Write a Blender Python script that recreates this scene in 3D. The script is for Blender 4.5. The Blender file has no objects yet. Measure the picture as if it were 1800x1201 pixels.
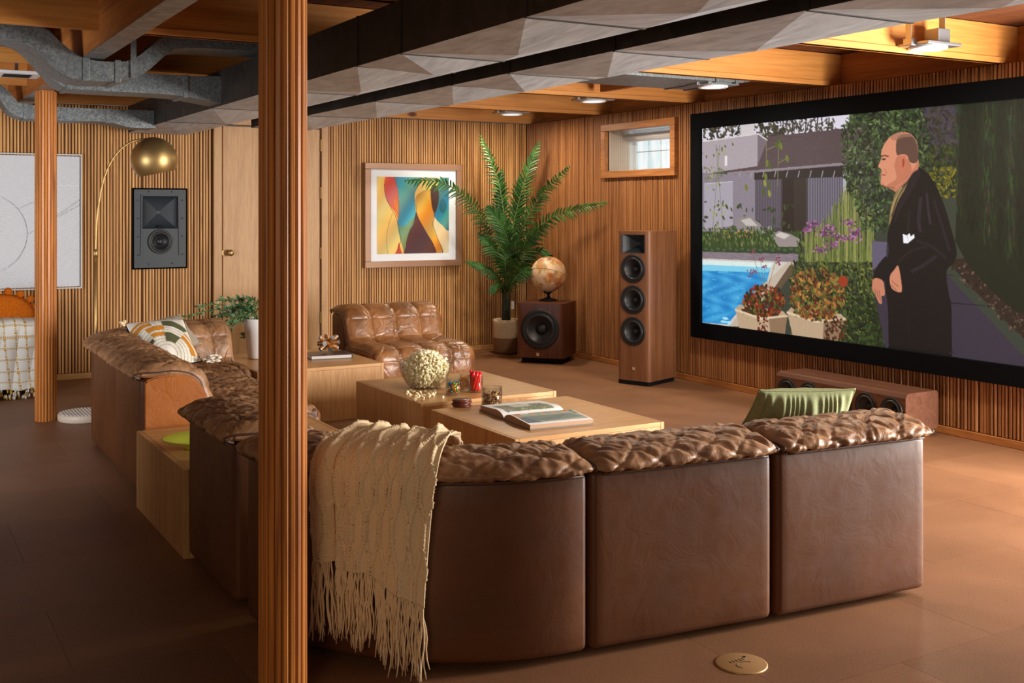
import bpy, bmesh, math, random
import numpy as np
from mathutils import Vector, Matrix, noise as mnoise
R = random.Random(7)
PI = math.pi
sc = bpy.context.scene
COL = sc.collection

# ---------------------------------------------------------------- camera
FPX, CH = 1960.0, 1.45
CA, SA = .8654, .5011          # room axes seen from the camera heading
cam_d = bpy.data.cameras.new('camera'); cam = bpy.data.objects.new('camera', cam_d); COL.objects.link(cam)
cam.location = (0, 0, CH); cam.rotation_euler = (PI/2, 0, -math.atan2(SA, CA))
cam_d.sensor_fit = 'HORIZONTAL'; cam_d.sensor_width = 36; cam_d.lens = 36*FPX/1800
cam_d.shift_y = -(600.5-367)/1800
cam_d.clip_start = .05; cam_d.clip_end = 200
sc.camera = cam
# ---------------------------------------------------------------- world, light, exposure
w = bpy.data.worlds.new('world'); sc.world = w; w.use_nodes = True
w.node_tree.nodes['Background'].inputs[0].default_value = (1.0, .88, .74, 1)
w.node_tree.nodes['Background'].inputs[1].default_value = .10
def area(name, loc, target, sx, sy, power, color, spread=180):
    d = bpy.data.lights.new(name, 'AREA'); d.shape = 'RECTANGLE'; d.size = sx; d.size_y = sy
    d.energy = power; d.color = color; d.spread = math.radians(spread)
    o = bpy.data.objects.new(name, d); COL.objects.link(o); o.location = loc
    o.rotation_euler = (Vector(target)-Vector(loc)).to_track_quat('-Z', 'Y').to_euler(); return o
area('daylight_right_opening', (6.1, 1.9, 1.15), (3.7, 7.6, 1.2), 1.3, 1.7, 500, (1, .95, .89))
area('daylight_side_door', (6.3, .9, .9), (2.2, 3.6, 1.3), 1.6, 1.5, 60, (1, .96, .90))
area('daylight_left_opening', (-1.7, 5.6, 1.25), (1.7, 10.0, 1.25), 1.5, 1.3, 46, (.96, .97, 1), 115)
area('added_fill_behind_camera', (-1.4, -.4, 1.7), (1.4, 4.2, .8), 1.1, .9, 26, (1, .80, .58))  # added weak warm fill for post and sofa backs, no actual lamp there
sc.view_settings.view_transform = 'Standard'; sc.view_settings.look = 'None'
sc.view_settings.exposure = 0; sc.view_settings.gamma = 1; sc.view_settings.use_curve_mapping = False

# ---------------------------------------------------------------- helpers
def ray(u, v):
    x = (u-900)/FPX; z = (367-v)/FPX
    return (CA*x+SA, -SA*x+CA, z)
def on(u, v, z=0.):
    r = ray(u, v); t = (z-CH)/r[2]; return Vector((r[0]*t, r[1]*t, z))
def onx(u, v, X):
    r = ray(u, v); t = X/r[0]; return Vector((X, r[1]*t, CH+r[2]*t))
def ony(u, v, Y):
    r = ray(u, v); t = Y/r[1]; return Vector((r[0]*t, Y, CH+r[2]*t))
def at(u, v, d):
    r = ray(u, v); return Vector((r[0]*d, r[1]*d, CH+r[2]*d))
def S(r, g, b, k=1.):
    f = lambda c: ((c/255+.055)/1.055)**2.4 if c/255 > .04045 else c/255/12.92
    return (f(r)*k, f(g)*k, f(b)*k, 1)

def mat(name, col, rough=.6, metal=0., spec=.5, **kw):
    m = bpy.data.materials.new(name); m.use_nodes = True
    b = m.node_tree.nodes['Principled BSDF']
    b.inputs['Base Color'].default_value = col; b.inputs['Roughness'].default_value = rough
    b.inputs['Metallic'].default_value = metal; b.inputs['Specular IOR Level'].default_value = spec
    for k, v in kw.items(): b.inputs[k].default_value = v
    return m
class NT:
    def __init__(s, m): s.m = m; s.t = m.node_tree; s.b = s.t.nodes['Principled BSDF']
    def n(s, typ, **kw):
        n = s.t.nodes.new(typ)
        for k, v in kw.items():
            if k.startswith('_'): setattr(n, k[1:], v)
            else: n.inputs[k.replace('_', ' ')].default_value = v
        return n
    def l(s, a, b): s.t.links.new(a, b)
    def coords(s, scale, kind='Object', rot=(0, 0, 0)):
        tc = s.n('ShaderNodeTexCoord'); mp = s.n('ShaderNodeMapping'); mp.inputs['Scale'].default_value = scale
        mp.inputs['Rotation'].default_value = rot
        s.l(tc.outputs[kind], mp.inputs['Vector']); return mp.outputs['Vector']
    def noise(s, vec, scale=1., detail=3., rough=.5, dist=0.):
        n = s.n('ShaderNodeTexNoise'); n.inputs['Scale'].default_value = scale; n.inputs['Detail'].default_value = detail
        n.inputs['Roughness'].default_value = rough; n.inputs['Distortion'].default_value = dist
        s.l(vec, n.inputs['Vector']); return n.outputs['Fac']
    def ramp(s, fac, stops):
        r = s.n('ShaderNodeValToRGB'); e = r.color_ramp.elements
        e[0].position, e[0].color = stops[0]; e[1].position, e[1].color = stops[-1]
        for p, c in stops[1:-1]: x = e.new(p); x.color = c
        s.l(fac, r.inputs['Fac']); return r.outputs['Color']
    def mix(s, fac, a, b, typ='MIX'):
        m = s.n('ShaderNodeMix', _data_type='RGBA', _blend_type=typ)
        for i, v in ((0, fac), (6, a), (7, b)):
            if isinstance(v, (int, float, tuple)): m.inputs[i].default_value = v
            else: s.l(v, m.inputs[i])
        return m.outputs[2]
    def bump(s, h, strength=.3, dist=.01, prev=None):
        b = s.n('ShaderNodeBump'); b.inputs['Strength'].default_value = strength; b.inputs['Distance'].default_value = dist
        s.l(h, b.inputs['Height'])
        if prev is not None: s.l(prev, b.inputs['Normal'])
        s.l(b.outputs['Normal'], s.b.inputs['Normal']); return b.outputs['Normal']
    def base(s, c): s.l(c, s.b.inputs['Base Color'])

def wood(name, c1, c2, axis=2, rough=.5, fine=160., broad=9., stretch=.03, knots=0., bump=.25, c3=None, spec=.4):
    m = mat(name, c1, rough, spec=spec); t = NT(m)
    sv = [1, 1, 1]; sv[axis] = stretch
    v = t.coords(tuple(sv))
    oi = t.n('ShaderNodeObjectInfo'); ad = t.n('ShaderNodeVectorMath', _operation='MULTIPLY_ADD')
    t.l(oi.outputs['Random'], ad.inputs[0]); ad.inputs[1].default_value = (17, 11, 5); t.l(v, ad.inputs[2]); v = ad.outputs[0]
    f = t.noise(v, fine, 4, .6); g = t.noise(v, broad, 3, .5, 1.2)
    cf = t.ramp(f, [(.34, c2), (.62, c1)])
    cg = t.ramp(g, [(.35, c3 or c2), (.6, c1)])
    c = t.mix(.5, cf, cg)
    if knots:
        k = t.n('ShaderNodeTexVoronoi'); k.inputs['Scale'].default_value = 2.2
        sv2 = [1, 1, 1]; sv2[axis] = .5
        t.l(t.coords(tuple(sv2)), k.inputs['Vector'])
        c = t.mix(t.ramp(k.outputs['Distance'], [(.035, (1, 1, 1, 1)), (.07, (0, 0, 0, 1))]), c, S(95, 45, 15))
    t.base(c); t.bump(f, bump, .002)
    return m
def leather(name, c1, c2, rough=.38, wr=.5, broad=3.5, spec=.5):
    m = mat(name, c1, rough, spec=spec); t = NT(m); v = t.coords((1, 1, 1))
    g = t.noise(v, broad, 4, .55, .3); t.base(t.ramp(g, [(.35, c2), (.65, c1)]))
    vo = t.n('ShaderNodeTexVoronoi', _feature='DISTANCE_TO_EDGE'); vo.inputs['Scale'].default_value = 170; t.l(v, vo.inputs['Vector'])
    b1 = t.bump(vo.outputs['Distance'], .12, .0015)
    wv = t.noise(v, 9, 3, .5, 2.5)
    b2 = t.bump(wv, wr, .02, b1)
    rr = t.n('ShaderNodeMapRange'); rr.inputs['To Min'].default_value = rough-.1; rr.inputs['To Max'].default_value = rough+.16
    t.l(t.noise(v, 14, 3), rr.inputs['Value']); t.l(rr.outputs['Result'], t.b.inputs['Roughness'])
    return m
def galvanised(name, c1, c2, rough=.5, metal=.5, sc_=60):
    m = mat(name, c1, rough, metal); t = NT(m); v = t.coords((1, 1, 1))
    vo = t.n('ShaderNodeTexVoronoi'); vo.inputs['Scale'].default_value = sc_; t.l(v, vo.inputs['Vector'])
    a = t.ramp(vo.outputs['Color'], [(.2, c2), (.9, c1)])
    g = t.noise(v, 3, 5, .6); t.base(t.mix(t.ramp(g, [(.4, (0, 0, 0, 1)), (.7, (.5, .5, .5, 1))]), a, c2))
    t.bump(t.noise(v, 6, 3), .15, .02); return m
def fabric(name, c1, c2, rough=.95, sc_=400, st=.4):
    m = mat(name, c1, rough, spec=.15); t = NT(m); v = t.coords((1, 1, 1))
    f = t.noise(v, sc_, 2); t.base(t.ramp(f, [(.3, c2), (.7, c1)])); t.bump(f, st, .003); return m
def vcol(name, rough=.6, emit=0., spec=.3):
    m = mat(name, (1, 1, 1, 1), rough, spec=spec); t = NT(m)
    a = t.n('ShaderNodeVertexColor', _layer_name='paint')
    if emit:
        t.b.inputs['Base Color'].default_value = (.01, .01, .01, 1)
        t.l(a.outputs['Color'], t.b.inputs['Emission Color']); t.b.inputs['Emission Strength'].default_value = emit
    else: t.base(a.outputs['Color'])
    return m
def glass(name, tint=(1, 1, 1, 1), rough=0.):
    return mat(name, tint, rough, **{'Transmission Weight': 1., 'IOR': 1.45})

def link(name, me, m=None, parent=None, smooth=False, loc=None, rot=None):
    me.name = name
    o = bpy.data.objects.new(name, me); COL.objects.link(o)
    if m is not None and len(me.materials) == 0: me.materials.append(m)
    if smooth: me.polygons.foreach_set('use_smooth', [True]*len(me.polygons))
    if parent is not None: o.parent = parent
    if loc is not None: o.location = loc
    if rot is not None: o.rotation_euler = rot
    return o
def obj(name, bm, m=None, parent=None, smooth=False, loc=None, rot=None):
    bmesh.ops.recalc_face_normals(bm, faces=bm.faces)
    me = bpy.data.meshes.new(name); bm.to_mesh(me); bm.free()
    return link(name, me, m, parent, smooth, loc, rot)
def pyobj(name, vs, fs, m=None, parent=None, smooth=True, **k):
    me = bpy.data.meshes.new(name); me.from_pydata(vs, [], fs); me.update()
    return link(name, me, m, parent, smooth, **k)
def thing(name, label, cat, loc=(0, 0, 0), rz=0, group=None):
    o = bpy.data.objects.new(name, None); COL.objects.link(o); o.empty_display_size = .1
    o.location = loc; o.rotation_euler = (0, 0, rz); return tag(o, label, cat, group)
def tag(o, label, cat, group=None, kind=None):
    o['label'] = label; o['category'] = cat
    if group: o['group'] = group
    if kind: o['kind'] = kind
    return o
def struct(o): o['kind'] = 'structure'; return o
def stuff(o): o['kind'] = 'stuff'; return o
def sempty(name):
    o = bpy.data.objects.new(name, None); COL.objects.link(o); return struct(o)
def copy_tree(o, loc=None, rz=None, parent=None):
    c = o.copy(); COL.objects.link(c)
    if parent: c.parent = parent
    if loc is not None: c.location = loc
    if rz is not None: c.rotation_euler = (0, 0, rz)
    for ch in list(o.children): copy_tree(ch, parent=c)
    return c
BM = bmesh.new
def box(bm, x0, x1, y0, y1, z0, z1, bev=0., seg=2, M=None):
    r = bmesh.ops.create_cube(bm, size=1); vs = r['verts']
    for v in vs: v.co = Vector(((x0+x1)/2+v.co.x*(x1-x0), (y0+y1)/2+v.co.y*(y1-y0), (z0+z1)/2+v.co.z*(z1-z0)))
    if bev:
        es = list({e for v in vs for e in v.link_edges})
        r = bmesh.ops.bevel(bm, geom=es, offset=bev, segments=seg, profile=.5, affect='EDGES'); vs = list({v for f in r['faces'] for v in f.verts} | {v for v in vs if v.is_valid})
    if M is not None:
        for v in vs: v.co = M @ v.co
    return bm
def boxo(name, dims, m, parent=None, bev=0., seg=2, **k): return obj(name, box(BM(), *dims, bev=bev, seg=seg), m, parent, **k)
def lathe(bm, prof, n=32, M=None, a0=0, a1=2*PI):
    full = abs(a1-a0-2*PI) < 1e-6; rows = []
    for r, z in prof:
        if r < 1e-6: rows.append([bm.verts.new((0, 0, z))])
        else: rows.append([bm.verts.new((r*math.cos(a0+(a1-a0)*i/n), r*math.sin(a0+(a1-a0)*i/n), z)) for i in range(n if full else n+1)])
    for a, b in zip(rows, rows[1:]):
        N = n if full or len(a) == 1 else n
        for i in range(n):
            j = (i+1) % n if full else i+1
            if len(a) == 1 and len(b) == 1: continue
            if len(a) == 1: bm.faces.new((a[0], b[i], b[j]))
            elif len(b) == 1: bm.faces.new((a[i], b[0], a[j]))
            else: bm.faces.new((a[i], b[i], b[j], a[j]))
    if M is not None:
        for row in rows:
            for v in row: v.co = M @ v.co
    return bm
def tube(bm, pts, rad, n=8, cap=True):
    pts = [Vector(p) for p in pts]; N = len(pts); rows = []
    if not hasattr(rad, '__len__'): rad = [rad]*N
    t0 = (pts[1]-pts[0]).normalized(); up = Vector((0, 0, 1)) if abs(t0.z) < .9 else Vector((1, 0, 0))
    nrm = t0.cross(up).normalized()
    for i, p in enumerate(pts):
        t = (pts[min(i+1, N-1)]-pts[max(i-1, 0)]).normalized()
        nrm = (nrm-t*nrm.dot(t)).normalized(); bn = t.cross(nrm)
        rows.append([bm.verts.new(p+(nrm*math.cos(2*PI*k/n)+bn*math.sin(2*PI*k/n))*rad[i]) for k in range(n)])
    for a, b in zip(rows, rows[1:]):
        for k in range(n): bm.faces.new((a[k], a[(k+1) % n], b[(k+1) % n], b[k]))
    if cap: bm.faces.new(rows[0][::-1]); bm.faces.new(rows[-1])
    return bm
def prism(bm, poly, z0, z1, M=None):
    a = [bm.verts.new((x, y, z0)) for x, y in poly]; b = [bm.verts.new((x, y, z1)) for x, y in poly]
    n = len(poly); bm.faces.new(a[::-1]); bm.faces.new(b)
    for i in range(n): bm.faces.new((a[i], a[(i+1) % n], b[(i+1) % n], b[i]))
    if M is not None:
        for v in a+b: v.co = M @ v.co
    return bm
def cr(pts, n=8, closed=False):
    P = [np.array(p, float) for p in pts]; N = len(P); out = []
    for i in range(N if closed else N-1):
        g = (lambda k: P[k % N]) if closed else (lambda k: P[max(0, min(N-1, k))])
        p0, p1, p2, p3 = g(i-1), g(i), g(i+1), g(i+2)
        for k in range(n):
            t = k/n
            out.append(.5*((2*p1)+(-p0+p2)*t+(2*p0-5*p1+4*p2-p3)*t*t+(-p0+3*p1-3*p2+p3)*t**3))
    if not closed: out.append(P[-1])
    return out
def grid_faces(nu, nv, wrap=False):
    fs = []
    for i in range(nu-1 if not wrap else nu):
        for j in range(nv-1):
            a = i*nv+j; b = ((i+1) % nu)*nv+j; fs.append((a, b, b+1, a+1))
    return fs

# ---------------------------------------------------------------- materials
M = {}
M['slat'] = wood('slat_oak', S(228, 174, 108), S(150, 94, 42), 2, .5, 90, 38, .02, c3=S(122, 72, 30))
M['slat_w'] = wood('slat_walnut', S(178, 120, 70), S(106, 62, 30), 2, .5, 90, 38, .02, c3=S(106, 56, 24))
M['backing'] = wood('slat_backing', S(92, 54, 24), S(64, 36, 14), 2, .8)
M['door'] = wood('door_veneer', S(205, 160, 108), S(170, 122, 74), 2, .45, 120, 14, .06, c3=S(180, 134, 84))
M['oak'] = wood('table_oak', S(206, 158, 104), S(160, 108, 58), 2, .45, 190, 30, .04, c3=S(178, 128, 76))
M['oakt'] = wood('table_oak_top', S(206, 156, 98), S(176, 124, 70), 0, .35, 120, 10, .06, c3=S(184, 132, 78))
M['post'] = wood('post_oak', S(214, 136, 62), S(140, 76, 26), 2, .38, 120, 60, .02, c3=S(120, 66, 24))
M['joist'] = wood('joist_fir', S(208, 142, 70), S(168, 100, 40), 0, .55, 50, 7, .05, knots=1., c3=S(204, 128, 52))
M['joistx'] = wood('joist_fir_long', S(190, 118, 52), S(140, 78, 30), 1, .6, 50, 7, .05)
M['sub'] = wood('subfloor_wood', S(120, 66, 26), S(74, 38, 14), 1, .8, 40, 6, .05)
M['walnut'] = wood('walnut_veneer', S(134, 88, 58), S(98, 60, 38), 2, .32, 150, 24, .03, spec=.5)
M['walnutd'] = wood('walnut_veneer_dark', S(92, 50, 34), S(66, 34, 22), 2, .35, 150, 24, .03)
M['walnuth'] = wood('walnut_veneer_flat', S(112, 74, 56), S(84, 52, 38), 1, .32, 150, 24, .03)
M['trim'] = wood('window_trim_oak', S(186, 122, 66), S(140, 84, 40), 1, .45, 60, 14, .08)
M['leather'] = leather('brown_leather', S(106, 60, 25), S(88, 48, 20), .44, .05, 2.)
M['lcush'] = leather('patchwork_leather', S(168, 124, 86), S(122, 82, 52), .42, .3, 9)
M['lcushk'] = leather('chair_leather', S(156, 104, 62), S(112, 70, 38), .3, .2, 6)
M['lorange'] = leather('tan_leather', S(176, 104, 40), S(158, 88, 30), .42, .15)
M['piping'] = leather('piping_leather', S(84, 54, 36), S(66, 42, 28), .4, .1)
M['duct'] = galvanised('galvanised_steel', S(136, 142, 144), S(96, 102, 104), .5, .45, 90)
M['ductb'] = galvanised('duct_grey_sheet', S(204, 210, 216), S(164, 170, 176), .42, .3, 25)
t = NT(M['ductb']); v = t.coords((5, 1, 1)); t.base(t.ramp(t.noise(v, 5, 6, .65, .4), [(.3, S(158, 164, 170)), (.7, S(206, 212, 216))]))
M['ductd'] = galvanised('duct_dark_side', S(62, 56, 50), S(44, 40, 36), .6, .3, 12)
M['strap'] = galvanised('girder_grey_wrap', S(150, 146, 142), S(110, 108, 106), .4, .5, 20)
M['black'] = mat('matte_black', S(14, 15, 17), .75, spec=.2)
M['frameblk'] = mat('velvet_black', S(9, 11, 15), .9, spec=.08)
M['spk'] = mat('speaker_slate', S(38, 46, 53), .5)
M['cone'] = mat('speaker_cone', S(30, 32, 36), .42)
M['rubber'] = mat('speaker_rubber', S(17, 18, 20), .5)
M['ring'] = mat('dark_ring', S(70, 72, 76), .3, .6)
M['brass'] = mat('brushed_brass', S(186, 152, 98), .45, .9)
M['brassa'] = mat('antique_brass', S(178, 148, 96), .42, .9)
M['white'] = mat('white_paint', S(236, 238, 240), .5)
M['ceramic'] = mat('white_ceramic', S(232, 230, 230), .35)
M['steel'] = mat('lamp_bracket_steel', S(170, 172, 174), .35, .9)
M['badge'] = mat('badge_silver', S(220, 190, 160), .3, .6)
m = bpy.data.materials.new('thin_clear_glass'); m.use_nodes = True; nt_ = m.node_tree; nt_.nodes.clear()
o_ = nt_.nodes.new('ShaderNodeOutputMaterial'); tr_ = nt_.nodes.new('ShaderNodeBsdfTransparent'); tr_.inputs[0].default_value = (.96, .975, .97, 1); gl_ = nt_.nodes.new('ShaderNodeBsdfGlossy'); gl_.inputs['Roughness'].default_value = .03
fw_ = nt_.nodes.new('ShaderNodeLayerWeight'); fp_ = nt_.nodes.new('ShaderNodeMath'); fp_.operation = 'POWER'; fp_.inputs[1].default_value = 2.6; nt_.links.new(fw_.outputs['Facing'], fp_.inputs[0]); fr_ = nt_.nodes.new('ShaderNodeMath'); fr_.operation = 'MULTIPLY_ADD'; fr_.inputs[1].default_value = .95; fr_.inputs[2].default_value = .03; nt_.links.new(fp_.outputs[0], fr_.inputs[0]); mx_ = nt_.nodes.new('ShaderNodeMixShader')
nt_.links.new(fr_.outputs[0], mx_.inputs[0]); nt_.links.new(tr_.outputs[0], mx_.inputs[1]); nt_.links.new(gl_.outputs[0], mx_.inputs[2]); nt_.links.new(mx_.outputs[0], o_.inputs[0]); M['glass'] = m
m = mat('led_panel', (1, 1, 1, 1), .5); m.node_tree.nodes['Principled BSDF'].inputs['Emission Color'].default_value = (1, .97, .92, 1); m.node_tree.nodes['Principled BSDF'].inputs['Emission Strength'].default_value = 1.1; M['led'] = m
M['paint'] = vcol('painted_print', .55); M['paintc'] = vcol('printed_paper', .5); M['screen'] = vcol('screen_picture', .8, 1.0)
m = mat('daylight_pane', (1, 1, 1, 1), .5); t = NT(m); v = t.coords((1, 6, 1)); t.l(t.ramp(t.noise(v, 2.5, 3), [(.3, S(196, 228, 232)), (.62, S(250, 252, 252))]), t.b.inputs['Emission Color']); t.b.inputs['Emission Strength'].default_value = .9; t.b.inputs['Base Color'].default_value = (.1, .12, .13, 1); M['pane'] = m

def patch_floor(name):
    m = mat(name, S(140, 92, 64), .5, spec=.3); t = NT(m)
    v = t.coords((1, 1, 1)); oi = t.n('ShaderNodeObjectInfo')
    g = t.noise(v, 1.8, 5, .6, .4); c = t.ramp(g, [(.3, S(114, 78, 52)), (.7, S(140, 100, 70))])
    f = t.noise(v, 130, 3, .6); c = t.mix(.3, c, t.ramp(f, [(.35, S(94, 58, 38)), (.65, S(154, 104, 72))]))
    hv = t.n('ShaderNodeHueSaturation'); mr = t.n('ShaderNodeMapRange'); mr.inputs['To Min'].default_value = .93; mr.inputs['To Max'].default_value = 1.07
    t.l(oi.outputs['Random'], mr.inputs['Value']); t.l(mr.outputs['Result'], hv.inputs['Value']); t.l(c, hv.inputs['Color']); t.base(hv.outputs['Color'])
    b = t.bump(f, .12, .002); t.bump(t.noise(v, 4, 4), .06, .02, b)
    return m
M['floor'] = patch_floor('leather_tile')

# ================================================================ SETTING
YB, XW, ZT = 10.08, 6.02, 2.34
XL = -2.2; YN = -1.0
fl = struct(boxo('floor', (XL, 8.0, YN-1.5, YB+.1, -.12, -.004), M['backing']))
tw, td = .92, .62
me = None
y = YN-1.5; row = 0
while y < YB:
    x = XL - (row % 2)*tw/2
    while x < 8.0:
        x0, x1 = max(x, XL)+.0006, min(x+tw, 8.0)-.0006; y0, y1 = y+.0006, min(y+td, YB)-.0006
        if x1-x0 > .02 and y1-y0 > .02:
            full = abs(x1-x0-tw) < .01 and abs(y1-y0-td) < .01
            bm = BM(); box(bm, x0, x1, y0, y1, -.004, 0)
            o = obj('floor_tile', bm, M['floor'], fl)
        x += tw
    y += td; row += 1

def slat_panel(parent, length, pitch, height, M4, m, seed, holes=()):
    """one panel of vertical ribs along local x, standing proud in local -y; holes = (x0,x1,z0,z1)"""
    rr = random.Random(seed); vs = []; fs = []; x = .003
    def rib(x0, x1, z0, z1, d):
        b = len(vs); w_ = x1-x0
        prof = [(0, 0), (0, -.6*d), (.18*w_, -d), (.82*w_, -d), (w_, -.6*d), (w_, 0)]
        for z in (z0, z1):
            for px, py in prof: vs.append(M4 @ Vector((x0+px, py, z)))
        for k in range(5): fs.append((b+k, b+k+1, b+k+7, b+k+6))
        fs.append(tuple(b+6+k for k in range(6))); fs.append(tuple(b+5-k for k in range(6)))
    while x < length-.012:
        w_ = pitch*rr.uniform(.58, .8); d = rr.uniform(.009, .014)
        x1 = min(x+w_, length-.002)
        segs = [(0., height)]
        for hx0, hx1, hz0, hz1 in holes:
            if x1 > hx0 and x < hx1:
                ns = []
                for a, b in segs:
                    if hz0 > a: ns.append((a, min(b, hz0)))
                    if hz1 < b: ns.append((max(a, hz1), b))
                segs = ns
        for a, b in segs:
            if b-a > .01: rib(x, x1, a, b, d)
        x += pitch*rr.uniform(.93, 1.07)
    return stuff(pyobj('slat_panel', vs, fs, m, parent, smooth=False))
# wall behind (door between X 2.71 and 3.80)
DX0, DX1 = 2.71, 3.81
wb = sempty('wall_back')
for x0, x1, z0, z1 in ((XL, 2.03, 0, ZT), (2.45, DX0, 0, ZT), (2.03, 2.45, 0, .95), (2.03, 2.45, 1.60, ZT), (DX1, XW+.15, 0, ZT)): boxo('wall_backing', (x0, x1, YB, YB+.1, z0, z1), M['backing'], wb)
boxo('wall_backing', (2.03, 2.45, YB+.1, YB+.11, .95, 1.6), M['backing'], wb)
boxo('wall_backing', (DX0, DX1, YB, YB+.1, 2.225, ZT), M['backing'], wb)
sd = 0
for x0, x1 in ((XL, DX0), (DX1, XW-.012)):
    n = max(1, round((x1-x0)/.62)); L = (x1-x0)/n
    for i in range(n):
        sd += 1; slat_panel(wb, L, .0262, ZT-.06, Matrix.Translation((x0+i*L, YB, .055)), M['slat'], sd, [(2.025-x0-i*L, 2.455-x0-i*L, .89, 1.55)])
# screen wall along Y with the window hole
wr = sempty('wall_right')
WY0, WY1, WZ0, WZ1 = 7.615, 8.59, 1.785, 2.19
YE = 3.0
for y0, y1, z0, z1 in ((YE, WY0, 0, ZT), (WY1, YB+.1, 0, ZT), (WY0, WY1, 0, WZ0), (WY0, WY1, WZ1, ZT)):
    boxo('wall_backing', (XW, XW+.14, y0, y1, z0, z1), M['backing'], wr)
edges = [YB-.012, 9.45, 8.98, 8.50, 7.535, 7.04, 6.42, 5.8, 5.18, 4.56, 3.94, 3.35, YE]
for a, b in zip(edges, edges[1:]):
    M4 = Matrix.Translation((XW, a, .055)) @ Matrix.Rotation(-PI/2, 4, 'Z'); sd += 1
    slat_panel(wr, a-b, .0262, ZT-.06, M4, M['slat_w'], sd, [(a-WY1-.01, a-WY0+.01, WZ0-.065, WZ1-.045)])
struct(boxo('baseboard_back', (XL, DX0, YB-.022, YB, 0, .05), M['oakt'], bev=.004)); struct(boxo('baseboard_back', (DX1, XW-.02, YB-.022, YB, 0, .05), M['oakt'], bev=.004))
struct(boxo('baseboard_right', (XW-.024, XW, YE, YB-.022, 0, .05), M['trim'], bev=.004))
# door
dr = sempty('door_1')
boxo('door_panel', (DX0+.085, 3.715, YB-.03, YB+.02, .01, 2.20), M['door'], dr, bev=.003)
for x0, x1 in ((DX0, DX0+.075), (3.732, DX1-.01)): boxo('door_jamb', (x0, x1, YB-.04, YB+.06, 0, 2.25), M['door'], dr, bev=.004)
boxo('door_header', (DX0+.076, 3.731, YB-.036, YB+.06, 2.215, 2.335), M['door'], dr, bev=.003)
for z in (.42, 1.03, 1.60, 2.05):
    h = obj('hinge', tube(BM(), [(3.724, YB-.038, z-.055), (3.724, YB-.038, z+.055)], .009, 10), M['brass'], dr)
k = obj('door_knob', lathe(BM(), [(0, 0), (.028, 0), (.028, .006), (.012, .01), (.012, .035), (.026, .045), (.03, .06), (.026, .075), (0, .078)], 20, Matrix.Translation((2.85, YB-.03, 1.05)) @ Matrix.Rotation(PI/2, 4, 'X')), M['brass'], dr, True)
boxo('latch_plate', (2.788, 2.797, YB-.034, YB-.028, 1.03, 1.07), M['brass'], dr)
# window
wn = sempty('window_1')
def frame_y(parent, name, X0, X1, y0, y1, z0, z1, b, m, bev=.004):
    boxo(name, (X0, X1, y0, y1, z1-b, z1), m, parent, bev=bev); boxo(name, (X0, X1, y0, y1, z0, z0+b), m, parent, bev=bev)
    boxo(name, (X0, X1, y0, y0+b, z0+b, z1-b), m, parent, bev=bev); boxo(name, (X0, X1, y1-b, y1, z0+b, z1-b), m, parent, bev=bev)
frame_y(wn, 'window_trim', XW-.05, XW-.001, 7.545, 8.655, 1.735, 2.235, .064, M['trim'])
XR = 6.36
boxo('reveal', (XW, XR, WY1, WY1+.03, WZ0-.03, WZ1+.03), M['white'], wn)
boxo('reveal', (XW, XR, WY0-.03, WY0, WZ0-.03, WZ1+.03), M['white'], wn)
boxo('reveal', (XW, XR, WY0, WY1, WZ1, WZ1+.03), M['white'], wn); boxo('window_sill', (XW, XR, WY0, WY1, WZ0-.03, WZ0), M['white'], wn)
for i in range(9): boxo('reveal_board', (XW+.005+i*.026, XW+.029+i*.026, WY1-.006, WY1, WZ0, WZ1), mat('reveal_panel_wood', S(214, 196, 178), .6) if i == 0 else bpy.data.materials['reveal_panel_wood'], wn, bev=.001)
frame_y(wn, 'sash', XR-.05, XR, WY0, WY1, WZ0, WZ1, .035, M['white'])
for i in range(5):
    for j in range(2):
        y0 = WY0+.037+i*.181; z0 = WZ0+.037+j*.167
        boxo('pane', (XR-.03, XR-.022, y0, y0+.174, z0, z0+.160), M['pane'], wn)
for i in range(1, 5): boxo('muntin', (XR-.036, XR-.018, WY0+.031+i*.181, WY0+.036+i*.181, WZ0+.035, WZ1-.035), M['white'], wn)
boxo('muntin', (XR-.036, XR-.018, WY0+.035, WY1-.035, WZ0+.197, WZ0+.203), M['steel'], wn)
obj('roller_shade', tube(BM(), [(XR-.14, WY0+.01, WZ1-.075), (XR-.14, WY1-.03, WZ1-.075)], .04, 16), M['ceramic'], wn, True)

# ---- ceiling: subfloor boards and joists
ce = sempty('ceiling')
y = YN-1
while y < YB+.1:
    boxo('subfloor_board', (XL, XW+.3, y+.002, min(y+.235, YB+.1), ZT+.24, ZT+.26), M['sub'], ce); y += .237
JY = [-.1, 1.4, 2.95, 4.40, 5.84, 7.37, 8.74, 9.98]
for i, jy in enumerate(JY):
    boxo('joist', (XL, XW+.14, jy, jy+.042, ZT, ZT+.235), M['joist'], ce, bev=.003)
for jy in JY[1:7]:
    boxo('joist_flange', (1.15, XW+.1, jy-.012, jy+.054, ZT, ZT+.035), M['joist'], ce, bev=.003)
boxo('rim_board', (XW+.14, XW+.18, YE-2, YB+.1, ZT, ZT+.235), M['joistx'], ce)
boxo('rim_board', (XL-.04, XL, YN-1, YB+.1, ZT, ZT+.235), M['joistx'], ce)
for x, jy in ((4.35, 4.44), (3.9, 8.78), (5.0, 5.9)): boxo('blocking', (x, x+.042, jy+.01, jy+1.35, ZT+.03, ZT+.23), M['joistx'], ce)
# girder over the posts
g = sempty('trim_1')
boxo('girder', (1.005, 1.105, YN-1, YB, 2.262, ZT+.23), M['joistx'], g, bev=.003)
boxo('girder_wrap', (1.0, 1.11, YN-1, YB, 2.256, 2.262), M['strap'], g)

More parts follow.
